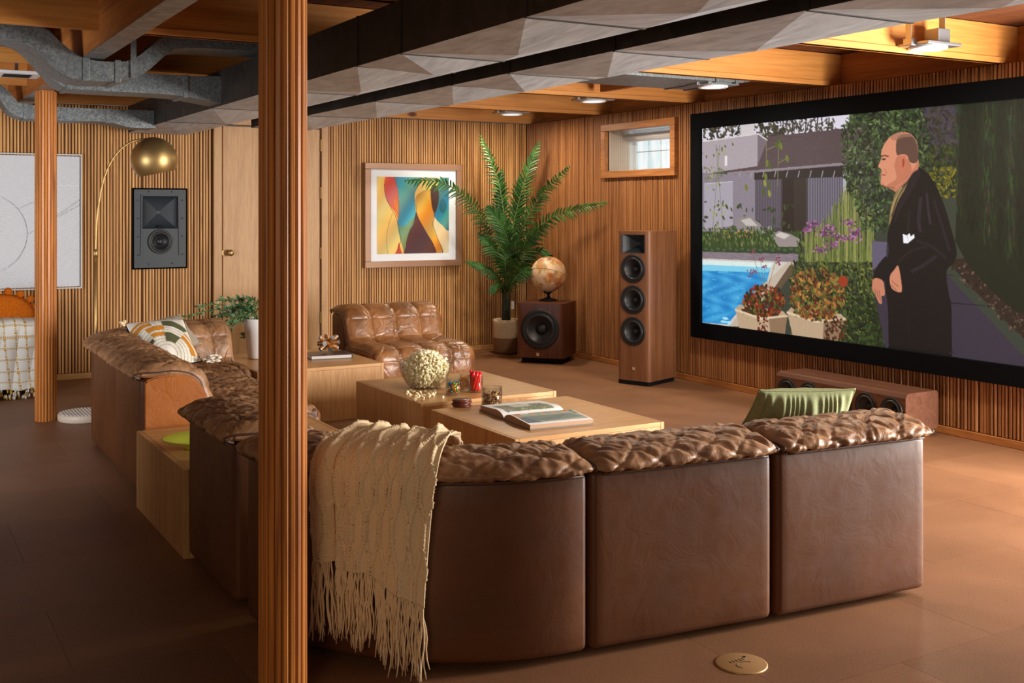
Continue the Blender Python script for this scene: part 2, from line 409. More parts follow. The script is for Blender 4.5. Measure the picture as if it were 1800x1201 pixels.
# ---- posts clad in ribs
def post(label, y, ph):
    t = thing('wooden_post', label, 'post', (1.065, y, 0))
    obj('core', tube(BM(), [(0, 0, 0), (0, 0, 2.256)], .0615, 24), M['post'], t)
    n = 20
    bm = BM(); prism(bm, [(-.0092, 0), (-.0086, .011), (-.005, .0145), (.005, .0145), (.0086, .011), (.0092, 0)], 0, 2.25)
    s0 = obj('slat', bm, M['post'], None)
    for i in range(n):
        s = s0 if i == 0 else s0.copy()
        if i: COL.objects.link(s)
        s.parent = t; a = 2*PI*i/n+ph; s.location = (-math.sin(a)*.056, math.cos(a)*.056, 0); s.rotation_euler = (0, 0, a)
    return t
post('thick ribbed wooden post in the foreground beside the leather sofa', 3.19, .1)
post('ribbed wooden post at far left in front of the white relief artwork', 8.22, .2)

# ================================================================ DUCTS
def main_duct(label, x0, x1, seams, z0, z1):
    t = thing('air_duct', label, 'duct')
    for a, b in zip(seams, seams[1:]):
        bm = BM(); e = .002; cx, cy = (x0+x1)/2, (a+b)/2
        lo = [bm.verts.new(p) for p in ((x0, a+e, z0), (x1, a+e, z0), (x1, b-e, z0), (x0, b-e, z0))]
        hi = [bm.verts.new(p) for p in ((x0, a+e, z1), (x1, a+e, z1), (x1, b-e, z1), (x0, b-e, z1))]
        c = bm.verts.new((cx+.02, cy, z0-.050))
        fb = [bm.faces.new((lo[i], lo[(i+1) % 4], c)) for i in range(4)]
        fs = [bm.faces.new((lo[i], hi[i], hi[(i+1) % 4], lo[(i+1) % 4])) for i in range(4)]; bm.faces.new(hi)
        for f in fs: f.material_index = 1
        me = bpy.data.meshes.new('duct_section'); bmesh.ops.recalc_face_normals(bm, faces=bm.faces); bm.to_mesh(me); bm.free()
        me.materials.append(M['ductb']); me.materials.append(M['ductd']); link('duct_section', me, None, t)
    for s in seams:
        bm = BM(); box(bm, x0-.003, x1+.003, s-.007, s+.007, z0-.004, z1+.003); obj('seam_strip', bm, M['ductd'], t)
    return t
main_duct('wide grey sheet-metal duct with creased underside, nearer the wooden posts', 1.935, 2.43, [-1.3, -.2, .95, 2.1, 3.245, 4.27, 4.745, 5.96, 7.2, 8.5, 9.86], 2.10, 2.325)
main_duct('wide grey sheet-metal duct with creased underside, nearer the cinema screen', 2.665, 3.16, [-1.3, -.4, .6, 1.63, 2.67, 3.76, 4.63, 5.23, 6.25, 7.45, 8.75], 2.10, 2.325)

def ribbon(parent, top, bot, yf, dep, m, n=6, name='duct_body'):
    T = cr(top, n); B = cr(bot, n)
    def res(P, N):
        P = np.array(P); d = np.r_[0, np.cumsum(np.linalg.norm(np.diff(P, axis=0), axis=1))]; s = np.linspace(0, d[-1], N)
        return np.c_[np.interp(s, d, P[:, 0]), np.interp(s, d, P[:, 1])]
    N = 40; T = res(T, N); B = res(B, N); vs = []; fs = []
    for (tx, tz), (bx, bz) in zip(T, B): vs += [(tx, yf, tz), (bx, yf, bz), (bx, yf+dep, bz), (tx, yf+dep, tz)]
    for i in range(N-1):
        for k in range(4): fs.append((4*i+k, 4*i+(k+1) % 4, 4*i+4+(k+1) % 4, 4*i+4+k))
    fs += [(0, 3, 2, 1), (4*N-4, 4*N-3, 4*N-2, 4*N-1)]
    o = pyobj(name, vs, fs, m, parent, smooth=False); return o
def collar(parent, x, z0, z1, yf, dep, w_=.03):
    boxo('collar', (x, x+w_, yf-.006, yf+dep+.006, z0-.006, z1+.006), M['duct'], parent, bev=.002)
t = thing('branch_duct', 'galvanised duct dipping in a curve under the girder, front one of the crossing ducts', 'duct')
ribbon(t, [(.30, 2.42), (.62, 2.41), (.80, 2.405), (.88, 2.34), (.95, 2.285), (1.02, 2.25), (1.16, 2.245), (1.25, 2.262), (1.33, 2.32), (1.42, 2.40), (1.55, 2.44), (1.93, 2.45), (2.3, 2.45)],
       [(.30, 2.34), (.62, 2.335), (.74, 2.30), (.81, 2.235), (.88, 2.175), (.96, 2.14), (1.12, 2.137), (1.24, 2.156), (1.33, 2.20), (1.42, 2.285), (1.52, 2.345), (1.93, 2.358), (2.3, 2.358)], 6.3, .30, M['duct'])
collar(t, 1.0, 2.14, 2.25, 6.3, .3, .035); collar(t, 1.165, 2.14, 2.25, 6.3, .3, .03)
boxo('hanger_strap', (1.245, 1.275, 6.29, 6.295, 2.16, 2.45), M['duct'], t)
t = thing('branch_duct', 'galvanised duct feeding the wide duct, middle one of the three crossing ducts', 'duct')
ribbon(t, [(.3, 2.52), (.68, 2.52), (.80, 2.48), (.92, 2.37), (1.03, 2.275), (1.25, 2.268), (1.5, 2.276), (1.72, 2.275), (1.95, 2.285)],
       [(.3, 2.42), (.68, 2.42), (.79, 2.385), (.885, 2.285), (1.0, 2.17), (1.2, 2.155), (1.5, 2.155), (1.7, 2.148), (1.95, 2.112)], 7.0, .28, M['duct'])
collar(t, 1.70, 2.145, 2.275, 7.0, .28); collar(t, 1.02, 2.16, 2.275, 7.0, .28)
t = thing('branch_duct', 'galvanised duct low along the back wall, rearmost of the three crossing ducts', 'duct')
ribbon(t, [(.3, 2.50), (.70, 2.45), (.84, 2.36), (.89, 2.32), (.95, 2.25), (1.0, 2.22), (1.24, 2.21), (1.6, 2.21), (1.95, 2.213)],
       [(.3, 2.40), (.72, 2.35), (.84, 2.25), (.89, 2.17), (.97, 2.125), (1.09, 2.113), (1.24, 2.108), (1.58, 2.112), (1.76, 2.075), (1.95, 2.078)], 8.9, .26, M['duct'])
collar(t, 1.0, 2.115, 2.22, 8.9, .26); collar(t, 1.58, 2.11, 2.21, 8.9, .26)
t = thing('branch_duct', 'grey duct with a rounded elbow end above the ceiling light near the window', 'duct')
N = 14; vs = []; fs = []
pth = [(3.10, 2.345), (3.7, 2.345), (4.4, 2.345), (5.2, 2.345)]+[(5.35+.30*math.sin(a*PI/18), 2.345+.19*(1-math.cos(a*PI/18))) for a in range(1, 10)]
for x, z in pth: vs += [(x, 6.05, z), (x, 6.62, z), (x-(0 if z < 2.35 else .0), 6.62, 2.565), (x, 6.05, 2.565)]
for i in range(len(pth)-1):
    for k in range(4): fs.append((4*i+k, 4*i+(k+1) % 4, 4*i+4+(k+1) % 4, 4*i+4+k))
fs += [(0, 3, 2, 1), tuple(4*(len(pth)-1)+k for k in range(4))]
pyobj('duct_body', vs, fs, M['duct'], t, smooth=False)
for x in (5.15, 5.33): boxo('collar', (x, x+.02, 6.04, 6.63, 2.338, 2.56), M['duct'], t)
# left register in the ceiling bay
t = thing('ceiling_vent', 'small square white vent between the joists above the curved ducts', 'vent', (.83, 7.75, 2.30))
boxo('vent_frame', (-.14, .14, -.14, .14, 0, .02), M['white'], t, bev=.004); boxo('vent_recess', (-.08, .08, -.08, .08, -.004, .001), M['black'], t)
boxo('hanger', (-.01, .01, -.01, .01, .02, .28), M['steel'], t)

# ---- ceiling lights
LP = [(5.22, 4.30, 2.355), (5.256, 6.2, 2.318), (5.25, 7.72, 2.34), (5.33, 9.22, 2.345)]
LL = ['round ceiling light on a steel bracket above the cinema screen, nearest one', 'round ceiling light under the grey duct with the rounded end', 'round ceiling light between the joists near the window', 'round ceiling light nearest the room corner above the palm']
def ceiling_light(i):
    t = thing('ceiling_light', LL[i], 'light', LP[i], 0, 'round ceiling lights between the joists')
    boxo('bracket', (-.14, .14, -.12, .12, .012, .03), M['steel'], t, bev=.003)
    boxo('junction_box', (.03, .13, -.05, .05, .03, .12), M['steel'], t, bev=.004); boxo('junction_box', (-.17, -.13, -.03, .03, .01, .05), M['steel'], t, bev=.003)
    obj('trim_ring', lathe(BM(), [(.085, .012), (.105, .012), (.108, .004), (.10, -.002), (.085, .0)], 32), M['white'], t, True)
    obj('diffuser', lathe(BM(), [(0, .001), (.086, .002), (.086, .012)], 32), M['led'], t)
    boxo('hanger', (-.16, -.155, -.02, .02, .04, .24), M['steel'], t); boxo('hanger', (.12, .125, -.02, .02, .03, .24), M['steel'], t)
    d = bpy.data.lights.new('lamp_glow', 'AREA'); d.shape = 'DISK'; d.size = .17; d.energy = 22; d.color = (1, .86, .66); d.spread = math.radians(178)
    o = bpy.data.objects.new('lamp_glow', d); COL.objects.link(o); o.parent = t; o.location = (0, 0, -.006)
for i in range(4): ceiling_light(i)

# ================================================================ MODULAR SOFA
PROF = [(-.005, .597), (-.042, .608), (-.05, .628), (-.012, .655), (.07, .672), (.17, .674), (.26, .652), (.325, .60), (.355, .52), (.385, .445), (.44, .412),
        (.55, .408), (.70, .412), (.83, .405), (.92, .375), (.955, .30), (.955, .18), (.94, .06)]
def prof_dense(ns, prof=PROF, n=10):
    P = np.array(cr(prof, n)); d = np.r_[0, np.cumsum(np.linalg.norm(np.diff(P, axis=0), axis=1))]
    s = np.linspace(0, d[-1], ns); Q = np.c_[np.interp(s, d, P[:, 0]), np.interp(s, d, P[:, 1])]
    T = np.gradient(Q, axis=0); T /= np.linalg.norm(T, axis=1)[:, None]
    return s, Q, np.c_[-T[:, 1], T[:, 0]]
def quilt_h(U, Sx, W, seed, style):
    """puffed patchwork with tufts and radial puckers; U across, Sx along the profile"""
    rng = np.random.RandomState(seed); h = np.zeros_like(U)
    if style == 'patch':
        p = .15; wob = .012*np.sin(U*31+seed)+.010*np.sin(Sx*27+seed*2)
        a = (U+Sx*1.05+wob)/p; b = (U-Sx*1.0-wob)/p*1.0+seed*.37
        sa = np.abs(np.sin(PI*a)); sb = np.abs(np.sin(PI*b))
        da = np.abs(a-np.round(a))*p*.7; db = np.abs(b-np.round(b))*p*.7; h += .0085*(1-np.exp(-da/.007))*(1-np.exp(-db/.007))-.005; h += .0009*np.sin(a*PI*7+2*np.sin(b*5))*np.exp(-db/.03)
        ca = [(i, j) for i in range(-8, 22) for j in range(-22, 14)]
        cen = [((i+j-seed*.37)*p/2.0, (i-j+seed*.37)*p/2.05) for i, j in ca]
    else:
        nx = 4 if style == 'grid4' else 3; p = W/nx; q = .155
        sa = np.abs(np.sin(PI*U/p)); sb = np.abs(np.sin(PI*(Sx-.03)/q))
        h += .020*(np.clip(sa, 0, 1)**.35)*(.35+.65*np.clip(sb, 0, 1)**.4)-.014
        cen = [(i*p, .03+j*q) for i in range(1, nx) for j in range(0, 13)]
    for cu, cs in cen:
        if cu < -.1 or cu > W+.1 or cs < -.1 or cs > 2.2: continue
        du = U-cu; dsx = Sx-cs; r2 = du*du+dsx*dsx
        m_ = r2 < .10**2
        if not m_.any(): continue
        r_ = np.sqrt(r2[m_])+1e-6; th = np.arctan2(dsx[m_], du[m_]); k = rng.randint(5, 9); ph = rng.rand()*6.3
        h[m_] += -.008*np.exp(-r_/.014)+.0019*np.sin(k*th+ph+r_*22)*np.exp(-((r_-.045)/.035)**2)*np.clip(r_/.02, 0, 1)
    # long soft wrinkles
    for _ in range(60):
        cu, cs = rng.rand()*W, rng.rand()*1.9; an = rng.rand()*PI; L = .05+.07*rng.rand()
        x = (U-cu)*math.cos(an)+(Sx-cs)*math.sin(an); y = -(U-cu)*math.sin(an)+(Sx-cs)*math.cos(an)+.15*x*x/L
        h += (.0022+.0026*rng.rand())*np.exp(-(x/L)**2)*(np.exp(-(y/.006)**2)-.8*np.exp(-((y-.011)/.008)**2))
    return h
def cushion(parent, W, mapf, seed, m, style='patch', nu=110, ns=270, prof=PROF, name='cushion'):
    s, Q, Nn = prof_dense(ns, prof)
    xs = np.linspace(0, W, nu); sh = .5*W*(1-np.cos(PI*xs/W)); xs = .55*xs+.45*sh
    U, Sx = np.meshgrid(xs, s, indexing='ij')
    e = np.minimum(U, W-U)/.06; e = np.clip(e, 0, 1); edge = -.045*(1-np.sqrt(np.clip(1-(1-e)**2, 0, 1)))
    pe = np.minimum(Sx/.05, 1); edge2 = -.02*(1-np.sqrt(np.clip(1-(1-pe)**2, 0, 1)))
    edge = edge*(.3+.7*np.clip((Sx-.02)/.12, 0, 1))
    h = quilt_h(U, Sx, W, seed, style)*np.clip(e*1.6, 0, 1)*np.clip(pe+.2, 0, 1)+edge+edge2
    Y = Q[None, :, 0]+Nn[None, :, 0]*h; Z = Q[None, :, 1]+Nn[None, :, 1]*h
    # return strips at both ends
    oc_ = .012+.053*np.clip((s-.03)/.16, 0, 1); Yi = Q[:, 0]-Nn[:, 0]*oc_*1.3; Zi = Q[:, 1]-Nn[:, 1]*oc_*1.3
    U = np.vstack([np.full(ns, .02), np.full(ns, .0), U, np.full(ns, W), np.full(ns, W-.02)])
    Ye = Q[:, 0]-Nn[:, 0]*oc_; Ze = Q[:, 1]-Nn[:, 1]*oc_
    Y = np.vstack([Yi, Ye, Y, Ye, Yi]); Z = np.vstack([Zi, Ze, Z, Ze, Zi])
    X2, Y2 = mapf(U, Y)
    V = np.stack([X2, Y2, Z], -1).reshape(-1, 3)
    o = pyobj(name, V.tolist(), grid_faces(nu+4, ns), m, parent, smooth=True)
    # piping along the lower back edge and both ends
    bm = BM()
    pts = []
    for u in np.linspace(.035, W-.035, 24):
        x, y = mapf(np.array([u]), np.array([-.022])); pts.append((float(x[0]), float(y[0]), .598))
    tube(bm, pts, .0055, 6)
    for u in (.004, W-.004):
        pts = []
        for k in range(0, ns, 5):
            x, y = mapf(np.array([u]), np.array([Q[k, 0]-Nn[k, 0]*oc_[k]*.66])); pts.append((float(x[0]), float(y[0]), Q[k, 1]-Nn[k, 1]*oc_[k]*.66))
        tube(bm, pts, .0055, 6)
    obj('piping', bm, M['piping'], o, True)
    return o
def block(parent, name, W, y0, y1, z0, z1, mapf, m, r=.024, puff=.008, nx=14):
    bm = BM(); box(bm, .001, W-.001, y0, y1, z0, z1, bev=r, seg=4)
    for i in range(1, nx):
        bmesh.ops.bisect_plane(bm, geom=bm.verts[:]+bm.edges[:]+bm.faces[:], plane_co=(W*i/nx, 0, 0), plane_no=(1, 0, 0))
    for i in range(1, 6):
        bmesh.ops.bisect_plane(bm, geom=bm.verts[:]+bm.edges[:]+bm.faces[:], plane_co=(0, 0, z0+(z1-z0)*i/6), plane_no=(0, 0, 1))
    vs = list(bm.verts)
    for v in vs:
        sx = math.sin(PI*min(max(v.co.x/W, 0), 1)); sz = math.sin(PI*min(max((v.co.z-z0)/(z1-z0), 0), 1))
        if v.co.y < y0+.02: v.co.y -= puff*math.sqrt(max(sx*sz, 0))
        elif v.co.y > y1-.02: v.co.y += puff*math.sqrt(max(sx*sz, 0))
        n_ = mnoise.noise(Vector((v.co.x*5+W*31, v.co.z*4, y0*7)))
        if v.co.y < y0+.02: v.co.y += .004*n_*sx
    X, Y = mapf(np.array([v.co.x for v in vs]), np.array([v.co.y for v in vs]))
    for v, a, b in zip(vs, X, Y): v.co.x = a; v.co.y = b
    o = obj(name, bm, m, parent, True); return o
def module(label, W, mapf, loc, rz, seed, style='patch', mc=None, end=None, nu=110, seat_y=.93):
    t = thing('sofa_module', label, 'sofa', loc, rz)
    block(t, 'backrest_shell', W, 0, .285, .025, .603, mapf, M['leather'])
    block(t, 'seat_base', W, .30, seat_y, .03, .375, mapf, M['leather'], puff=.004)
    cushion(t, W, mapf, seed, mc or M['lcush'], style, nu=nu)
    if end:   # tan leather end panel of the backrest
        x = 0 if end < 0 else W
        bm = BM(); pp = [(.012, .03), (.012, .58), (.03, .598), (.08, .612), (.17, .614), (.25, .594), (.305, .54), (.33, .47), (.335, .42), (.335, .03)]; prism(bm, pp, 0, .02, Matrix(((0, 0, 1, 0), (1, 0, 0, 0), (0, 1, 0, 0), (0, 0, 0, 1)))); bmesh.ops.bevel(bm, geom=[e for e in bm.edges if abs(e.verts[0].co.x-e.verts[1].co.x) < 1e-5 and e.verts[0].co.x < .001], offset=.007, segments=3, affect='EDGES')
        for v in bm.verts: v.co.x = (v.co.x-.012) if end < 0 else W+.012-v.co.x
        vs = list(bm.verts); X, Y = mapf(np.array([v.co.x for v in vs]), np.array([v.co.y for v in vs]))
        for v, a, b in zip(vs, X, Y): v.co.x = a; v.co.y = b
        o = obj('end_panel', bm, M['lorange'], t, False); o['label'] = 'tan leather end panel'
    return t
ident = lambda x, y: (x, y)
def arc(a0, a1, rx, ry, maxy=.80):
    """curved wedge module about its own origin; x runs from angle a0 to a1"""
    def f(x, y):
        W = abs(a1-a0)*(rx+ry)/2; a = a0+(a1-a0)*np.clip(x/W, -.02, 1.02)
        yy = np.where(y < .36, y, .36+(y-.36)*(maxy-.36)/.60)
        return (rx-yy)*np.cos(a), (ry-yy)*np.sin(a)
    return f, abs(a1-a0)*(rx+ry)/2
cor = dict(seed=0)
module('brown leather sofa module with its back to the camera, far right end of the row', .700, ident, (2.742, 2.897, 0), -.079, 3)
module('brown leather sofa module with its back to the camera, second from the right end', .712, ident, (2.016, 2.978, 0), -.112, 5)
f, Wc = arc(PI, 1.5*PI, .86, .86, .80)
module('long curved leather corner module with the cream throw over its back', Wc, f, (2.012, 3.842, 0), 0, 11, nu=200)
rot = -PI/2   # modules with their backs to the left aisle, facing the screen
module('leather sofa module just left of the foreground post, beside the lime plate', .668, lambda x, y: (x, y), (1.150, 4.648, 0), -PI/2, 17)
module('leather sofa module whose tan leather end panel faces the lime plate', .675, ident, (1.180, 6.385, 0), -PI/2, 23, end=1)
module('leather sofa module between the tan ended module and the rounded corner', .70, ident, (1.190, 7.095, 0), -PI/2, 29)
f1, W1 = arc(PI*.72, PI, 1.0, .86, .80)
module('rounded leather corner module in front of the slatted back wall, behind the patterned pillow', W1, lambda x, y: f1(W1-x, y), (2.19, 7.105, 0), 0, 31, nu=110)
f2, W2 = arc(PI*.5, PI*.72, 1.0, .86, .80)
module('leather corner module beside the white vase, behind the grey pillow', W2, lambda x, y: f2(W2-x, y), (2.19, 7.105, 0), 0, 37, 'grid3')
module('low brown leather lounge chair with tufted seat against the back wall', .84, ident, (4.11, 8.56, 0), PI-.02, 41, 'grid4', M['lcushk'])

# ================================================================ WOODEN BOX TABLES
def box_table(label, x0, x1, y0, y1, h, cat='table', name='box_table', seams=()):
    cx, cy = (x0+x1)/2, (y0+y1)/2; t = thing(name, label, cat, (cx, cy, 0)); a, b = (x1-x0)/2, (y1-y0)/2; k = .022
    boxo('side_panel', (a-k, a, -b, b, .0, h), M['oak'], t, bev=.002)
    boxo('side_panel', (-a, -a+k, -b, b, .0, h), M['oak'], t, bev=.002)
    boxo('front_panel', (-a+k+.001, a-k-.001, -b, -b+k, 0, h-k-.001), M['oak'], t, bev=.001)
    boxo('back_panel', (-a+k+.001, a-k-.001, b-k, b, 0, h-k-.001), M['oak'], t, bev=.001)
    boxo('table_top', (-a+k+.001, a-k-.001, -b, b, h-k, h), M['oakt'], t, bev=.001)
    return t
TH = .37
box_table('low wooden box coffee table carrying the popcorn bowl', 2.655, 3.54, 5.588, 6.535, TH)
box_table('low wooden box coffee table carrying the open book', 2.625, 3.50, 4.505, 5.405, TH)
box_table('wide wooden box table carrying the white vase, beside the leather lounge chair', 2.235, 3.14, 7.215, 8.17, TH)
box_table('wooden box table between the leather modules with a lime plate on it', 1.135, 2.0, 4.665, 5.60, TH)
# rug
def rug():
    rr = np.random.RandomState(4); x0, x1, y0, y1 = 2.12, 2.60, 4.05, 7.19; nx, ny = 70, 360
    X, Y = np.meshgrid(np.linspace(x0, x1, nx), np.linspace(y0, y1, ny), indexing='ij')
    Z = .018+.012*rr.rand(nx, ny)+.008*np.sin(X*60+3*np.sin(Y*30))*np.sin(Y*44)
    Z[0, :] = Z[-1, :] = 0; Z[:, 0] = Z[:, -1] = 0
    V = np.stack([X+rr.randn(nx, ny)*.002, Y+rr.randn(nx, ny)*.002, Z], -1).reshape(-1, 3)
    o = pyobj('shag_rug', V.tolist(), grid_faces(nx, ny), fabric('rug_wool', S(214, 192, 156), S(160, 132, 96)), None, True)
    tag(o, 'beige shag rug beside the coffee tables', 'rug', kind='stuff')
rug()

# ================================================================ LOUDSPEAKERS
def driver(parent, c, R0, n, m_ring=None, name='woofer', deep=.35):
    """n = outward normal; woofer of radius R0 with surround, cone and cap"""
    q = Vector(n).to_track_quat('Z', 'Y').to_matrix().to_4x4(); T = Matrix.Translation(c) @ q
    o = obj(name, lathe(BM(), [(R0, 0), (R0, .006), (R0*.97, .009), (R0*.80, .006), (R0*.78, .003)], 40, T), M['rubber'], parent, True)
    obj('surround', lathe(BM(), [(R0*.80, .004), (R0*.75, .013), (R0*.68, .013), (R0*.63, .003)], 40, T), M['cone'], o, True)
    obj('trim_ring', lathe(BM(), [(R0*.81, .006), (R0*.80, .0085), (R0*.785, .0085), (R0*.775, .005)], 40, T), M['ring'], o, True)
    obj('cone', lathe(BM(), [(R0*.64, .003), (R0*.30, -R0*deep), (.0, -R0*deep)], 40, T), M['cone'], o, True)
    obj('dust_cap', lathe(BM(), [(R0*.31, -R0*deep+.001), (R0*.25, -R0*deep*.65), (R0*.12, -R0*deep*.42), (0, -R0*deep*.36)], 32, T), M['cone'], o, True)
    return o
def horn(parent, y0, y1, z0, z1, x, sgn, depth, m, along='x', throat=.012, asp=None):
    """pyramidal waveguide opening towards sgn on the given axis"""
    bm = BM(); cy, cz = (y0+y1)/2, (z0+z1)/2; prev = None
    for k in range(8):
        s = k/7; e = s**1.8; hy = (y1-y0)/2*(1-e)+throat*e; hz = (z1-z0)/2*(1-e)+throat*e; dx = -depth*s
        P = [(cy-hy, cz-hz), (cy+hy, cz-hz), (cy+hy, cz+hz), (cy-hy, cz+hz)]
        vs = [bm.verts.new((x+sgn*dx, a, b) if along == 'x' else (a, x+sgn*dx, b)) for a, b in P]
        if prev:
            for i in range(4): bm.faces.new((prev[i], prev[(i+1) % 4], vs[(i+1) % 4], vs[i]))
        prev = vs
    bm.faces.new(prev)
    return obj('horn', bm, m, parent)
def front_with_holes(name, parent, w, z0, z1, holes, x, th, m, r=.02):
    """flat front board at +x side (local -x is behind); circles/rects cut out as real openings"""
    # tessellate with a 2D outline + holes
    bm = BM(); outs = [[(-w/2, z0), (w/2, z0), (w/2, z1), (-w/2, z1)]]
    for h in holes:
        if h[0] == 'c': outs.append([(h[1]+h[3]*math.cos(2*PI*k/36), h[2]+h[3]*math.sin(2*PI*k/36)) for k in range(36)])
        else: outs.append([(h[1], h[3]), (h[2], h[3]), (h[2], h[4]), (h[1], h[4])])
    es = []
    for o in outs:
        vs = [bm.verts.new((x, a, b)) for a, b in o]
        es += [bm.edges.new((vs[i], vs[(i+1) % len(vs)])) for i in range(len(vs))]
    bmesh.ops.triangle_fill(bm, use_beauty=True, use_dissolve=False, edges=es)
    return obj(name, bm, m, parent)
def cabinet(parent, w, d, z0, z1, rad, m, name='cabinet'):
    """open-fronted rounded box; front plane at x=0, going to x=-d; front edges rounded"""
    bm = BM(); n = 6
    P = [(-d, -w/2)]+[(-rad+rad*math.sin(a), -w/2+rad-rad*math.cos(a)) for a in np.linspace(0, PI/2, n)][:-1]
    P += [(0, -w/2+rad)]
    P2 = [(x, -y) for x, y in P[::-1]]
    path = P+P2
    lo = [bm.verts.new((x, y, z0)) for x, y in path]; hi = [bm.verts.new((x, y, z1)) for x, y in path]
    k = len(path); mid = len(P)-1
    for i in range(k):
        j = (i+1) % k
        if i == mid: continue
        bm.faces.new((lo[i], lo[j], hi[j], hi[i]))
    bm.faces.new(hi); bm.faces.new(lo[::-1])
    return obj(name, bm, m, parent)
def badge(parent, x, y, z, s=.024):
    o = boxo('badge', (x, x+.003, y-s/2, y+s/2, z-s/2, z+s/2), M['badge'], parent)
# tower
a = math.radians(200.7)
tw_c = on(1113, 677, 0); tw = thing('tower_speaker', 'tall walnut floor-standing loudspeaker with three woofers beside the cinema screen', 'speaker', (tw_c.x, tw_c.y, 0), a)
W_ = .315; HT = 1.265
cabinet(tw, W_, .42, .035, HT, .035, M['walnut'])
dz = [(1.035,), (.765,), (.50,)]
zs = [.955, .700, .440]
front_with_holes('front_board', tw, W_-.07, .035, HT, [('c', 0, z, .098) for z in zs]+[('r', -.11, .11, 1.085, 1.235)], 0, .01, M['walnut'])
for z in zs: driver(tw, (0, 0, z), .118, (1, 0, 0))
horn(tw, -.112, .112, 1.083, 1.237, .004, 1, .09, M['spk'])
badge(tw, .001, -.0+.005, .135)
boxo('plinth', (-.40, -.005, -.15, .15, 0, .034), M['black'], tw, bev=.006)
# subwoofer
a = math.radians(221)
sb_c = on(949, 640, 0); sbw = thing('subwoofer', 'squat dark walnut subwoofer in the room corner under the globe', 'speaker', (sb_c.x, sb_c.y, 0), a)
cabinet(sbw, .46, .42, .055, .565, .04, M['walnutd'])
front_with_holes('front_board', sbw, .38, .055, .565, [('c', 0, .325, .16)], 0, .01, M['walnutd'])
driver(sbw, (0, 0, .325), .186, (1, 0, 0), deep=.3)
badge(sbw, .001, -.02, .088, .03)
boxo('plinth', (-.38, -.03, -.19, .19, .02, .055), M['black'], sbw, bev=.004)
for x in (-.36, -.05):
    for y in (-.17, .17): boxo('foot', (x-.02, x+.02, y-.02, y+.02, 0, .021), M['black'], sbw, bev=.003)
# centre speaker laid along the screen wall
cs = thing('centre_speaker', 'long low walnut centre loudspeaker with four woofers under the cinema screen', 'speaker', (5.60, 5.35, 0), PI)
CW = 1.14
bm = BM(); rad = .035; prof = []
for cx_, cz_, a0 in ((-rad, .345-rad, PI/2), (-rad, .105+rad, 0)):
    pass
pts = [(-.30, .105)]+[(-.30+.03*(1-math.cos(b)), .345-.03*(1-math.sin(b))) for b in np.linspace(0, PI/2, 6)]
loop = [(x, z) for x, z in [(-.285, .055), (-.30, .07), (-.30, .275), (-.285, .295), (-.04, .295), (-.015, .288), (0, .265), (0, .08), (-.012, .06), (-.03, .055)]]
lo = [bm.verts.new((x, -CW/2, z)) for x, z in loop]; hi = [bm.verts.new((x, CW/2, z)) for x, z in loop]
n = len(loop)
for i in range(n):
    if i == 6: continue
    bm.faces.new((lo[i], lo[(i+1) % n], hi[(i+1) % n], hi[i]))
bm.faces.new(lo[::-1]); bm.faces.new(hi)
obj('cabinet', bm, M['walnuth'], cs)
wy = [-.46, -.25, .25, .46]
front_with_holes('front_board', cs, CW, .08, .265, [('c', y, .172, .07) for y in wy]+[('r', -.13, .13, .10, .24)], 0, .01, M['walnuth'])
for y in wy: driver(cs, (0, y, .172), .088, (1, 0, 0))
horn(cs, -.132, .132, .098, .242, .003, 1, .06, M['spk'])
for y in (-.50, .50): boxo('stand_leg', (-.27, -.05, y-.03, y+.03, 0, .055), M['lorange'] if False else M['trim'], cs, bev=.004)
# in-wall speaker
iw = thing('in_wall_speaker', 'flush slate-grey loudspeaker with square horn set in the slatted back wall', 'speaker', (2.24, YB-.012, 1.275))
bm = BM(); x0, x1, z0, z1 = -.235, .235, -.355, .355
es = []
for o_ in ([(x0, z0), (x1, z0), (x1, z1), (x0, z1)], [(-.15, .0), (.15, .0), (.15, .285), (-.15, .285)], [(.105*math.cos(2*PI*k/36), -.115+.105*math.sin(2*PI*k/36)) for k in range(36)]):
    vs = [bm.verts.new((a_, -.018, b_)) for a_, b_ in o_]; es += [bm.edges.new((vs[i], vs[(i+1) % len(vs)])) for i in range(len(vs))]
bmesh.ops.triangle_fill(bm, use_beauty=True, use_dissolve=False, edges=es)
obj('face_plate', bm, M['spk'], iw)
for d_ in ((x0, x0+.012, -.018, .004, z0, z1), (x1-.012, x1, -.018, .004, z0, z1), (x0, x1, -.018, .004, z0, z0+.012), (x0, x1, -.018, .004, z1-.012, z1)): boxo('plate_edge', d_, M['spk'], iw)
horn(iw, -.151, .151, -.001, .286, -.02, -1, .08, M['spk'], along='y')
o = iw.children[-1]
driver(iw, (0, -.02, -.115), .108, (0, -1, 0), deep=.3)
bm = BM(); prism(bm, [(-.165, .30), (.165, .30), (.165, .02), (.172, -.24), (.16, -.24), (.152, .287), (-.152, .287), (-.16, -.24), (-.172, -.24), (-.165, .02)], .018, .026, Matrix.Rotation(PI/2, 4, 'X'))
obj('horn_surround', bm, M['spk'], iw)
boxo('port_slot', (-.02, .02, -.024, -.018, .005, .03), M['black'], iw)
for sx in (-1, 1):
    for x, z in ((.1, .325), (.19, .25), (.19, .09), (.19, -.07), (.19, -.23), (.1, -.31)):
        obj('screw', lathe(BM(), [(0, .002), (.005, .002), (.006, 0)], 8, Matrix.Translation((sx*x, -.018, z)) @ Matrix.Rotation(PI/2, 4, 'X')), M['black'], iw)

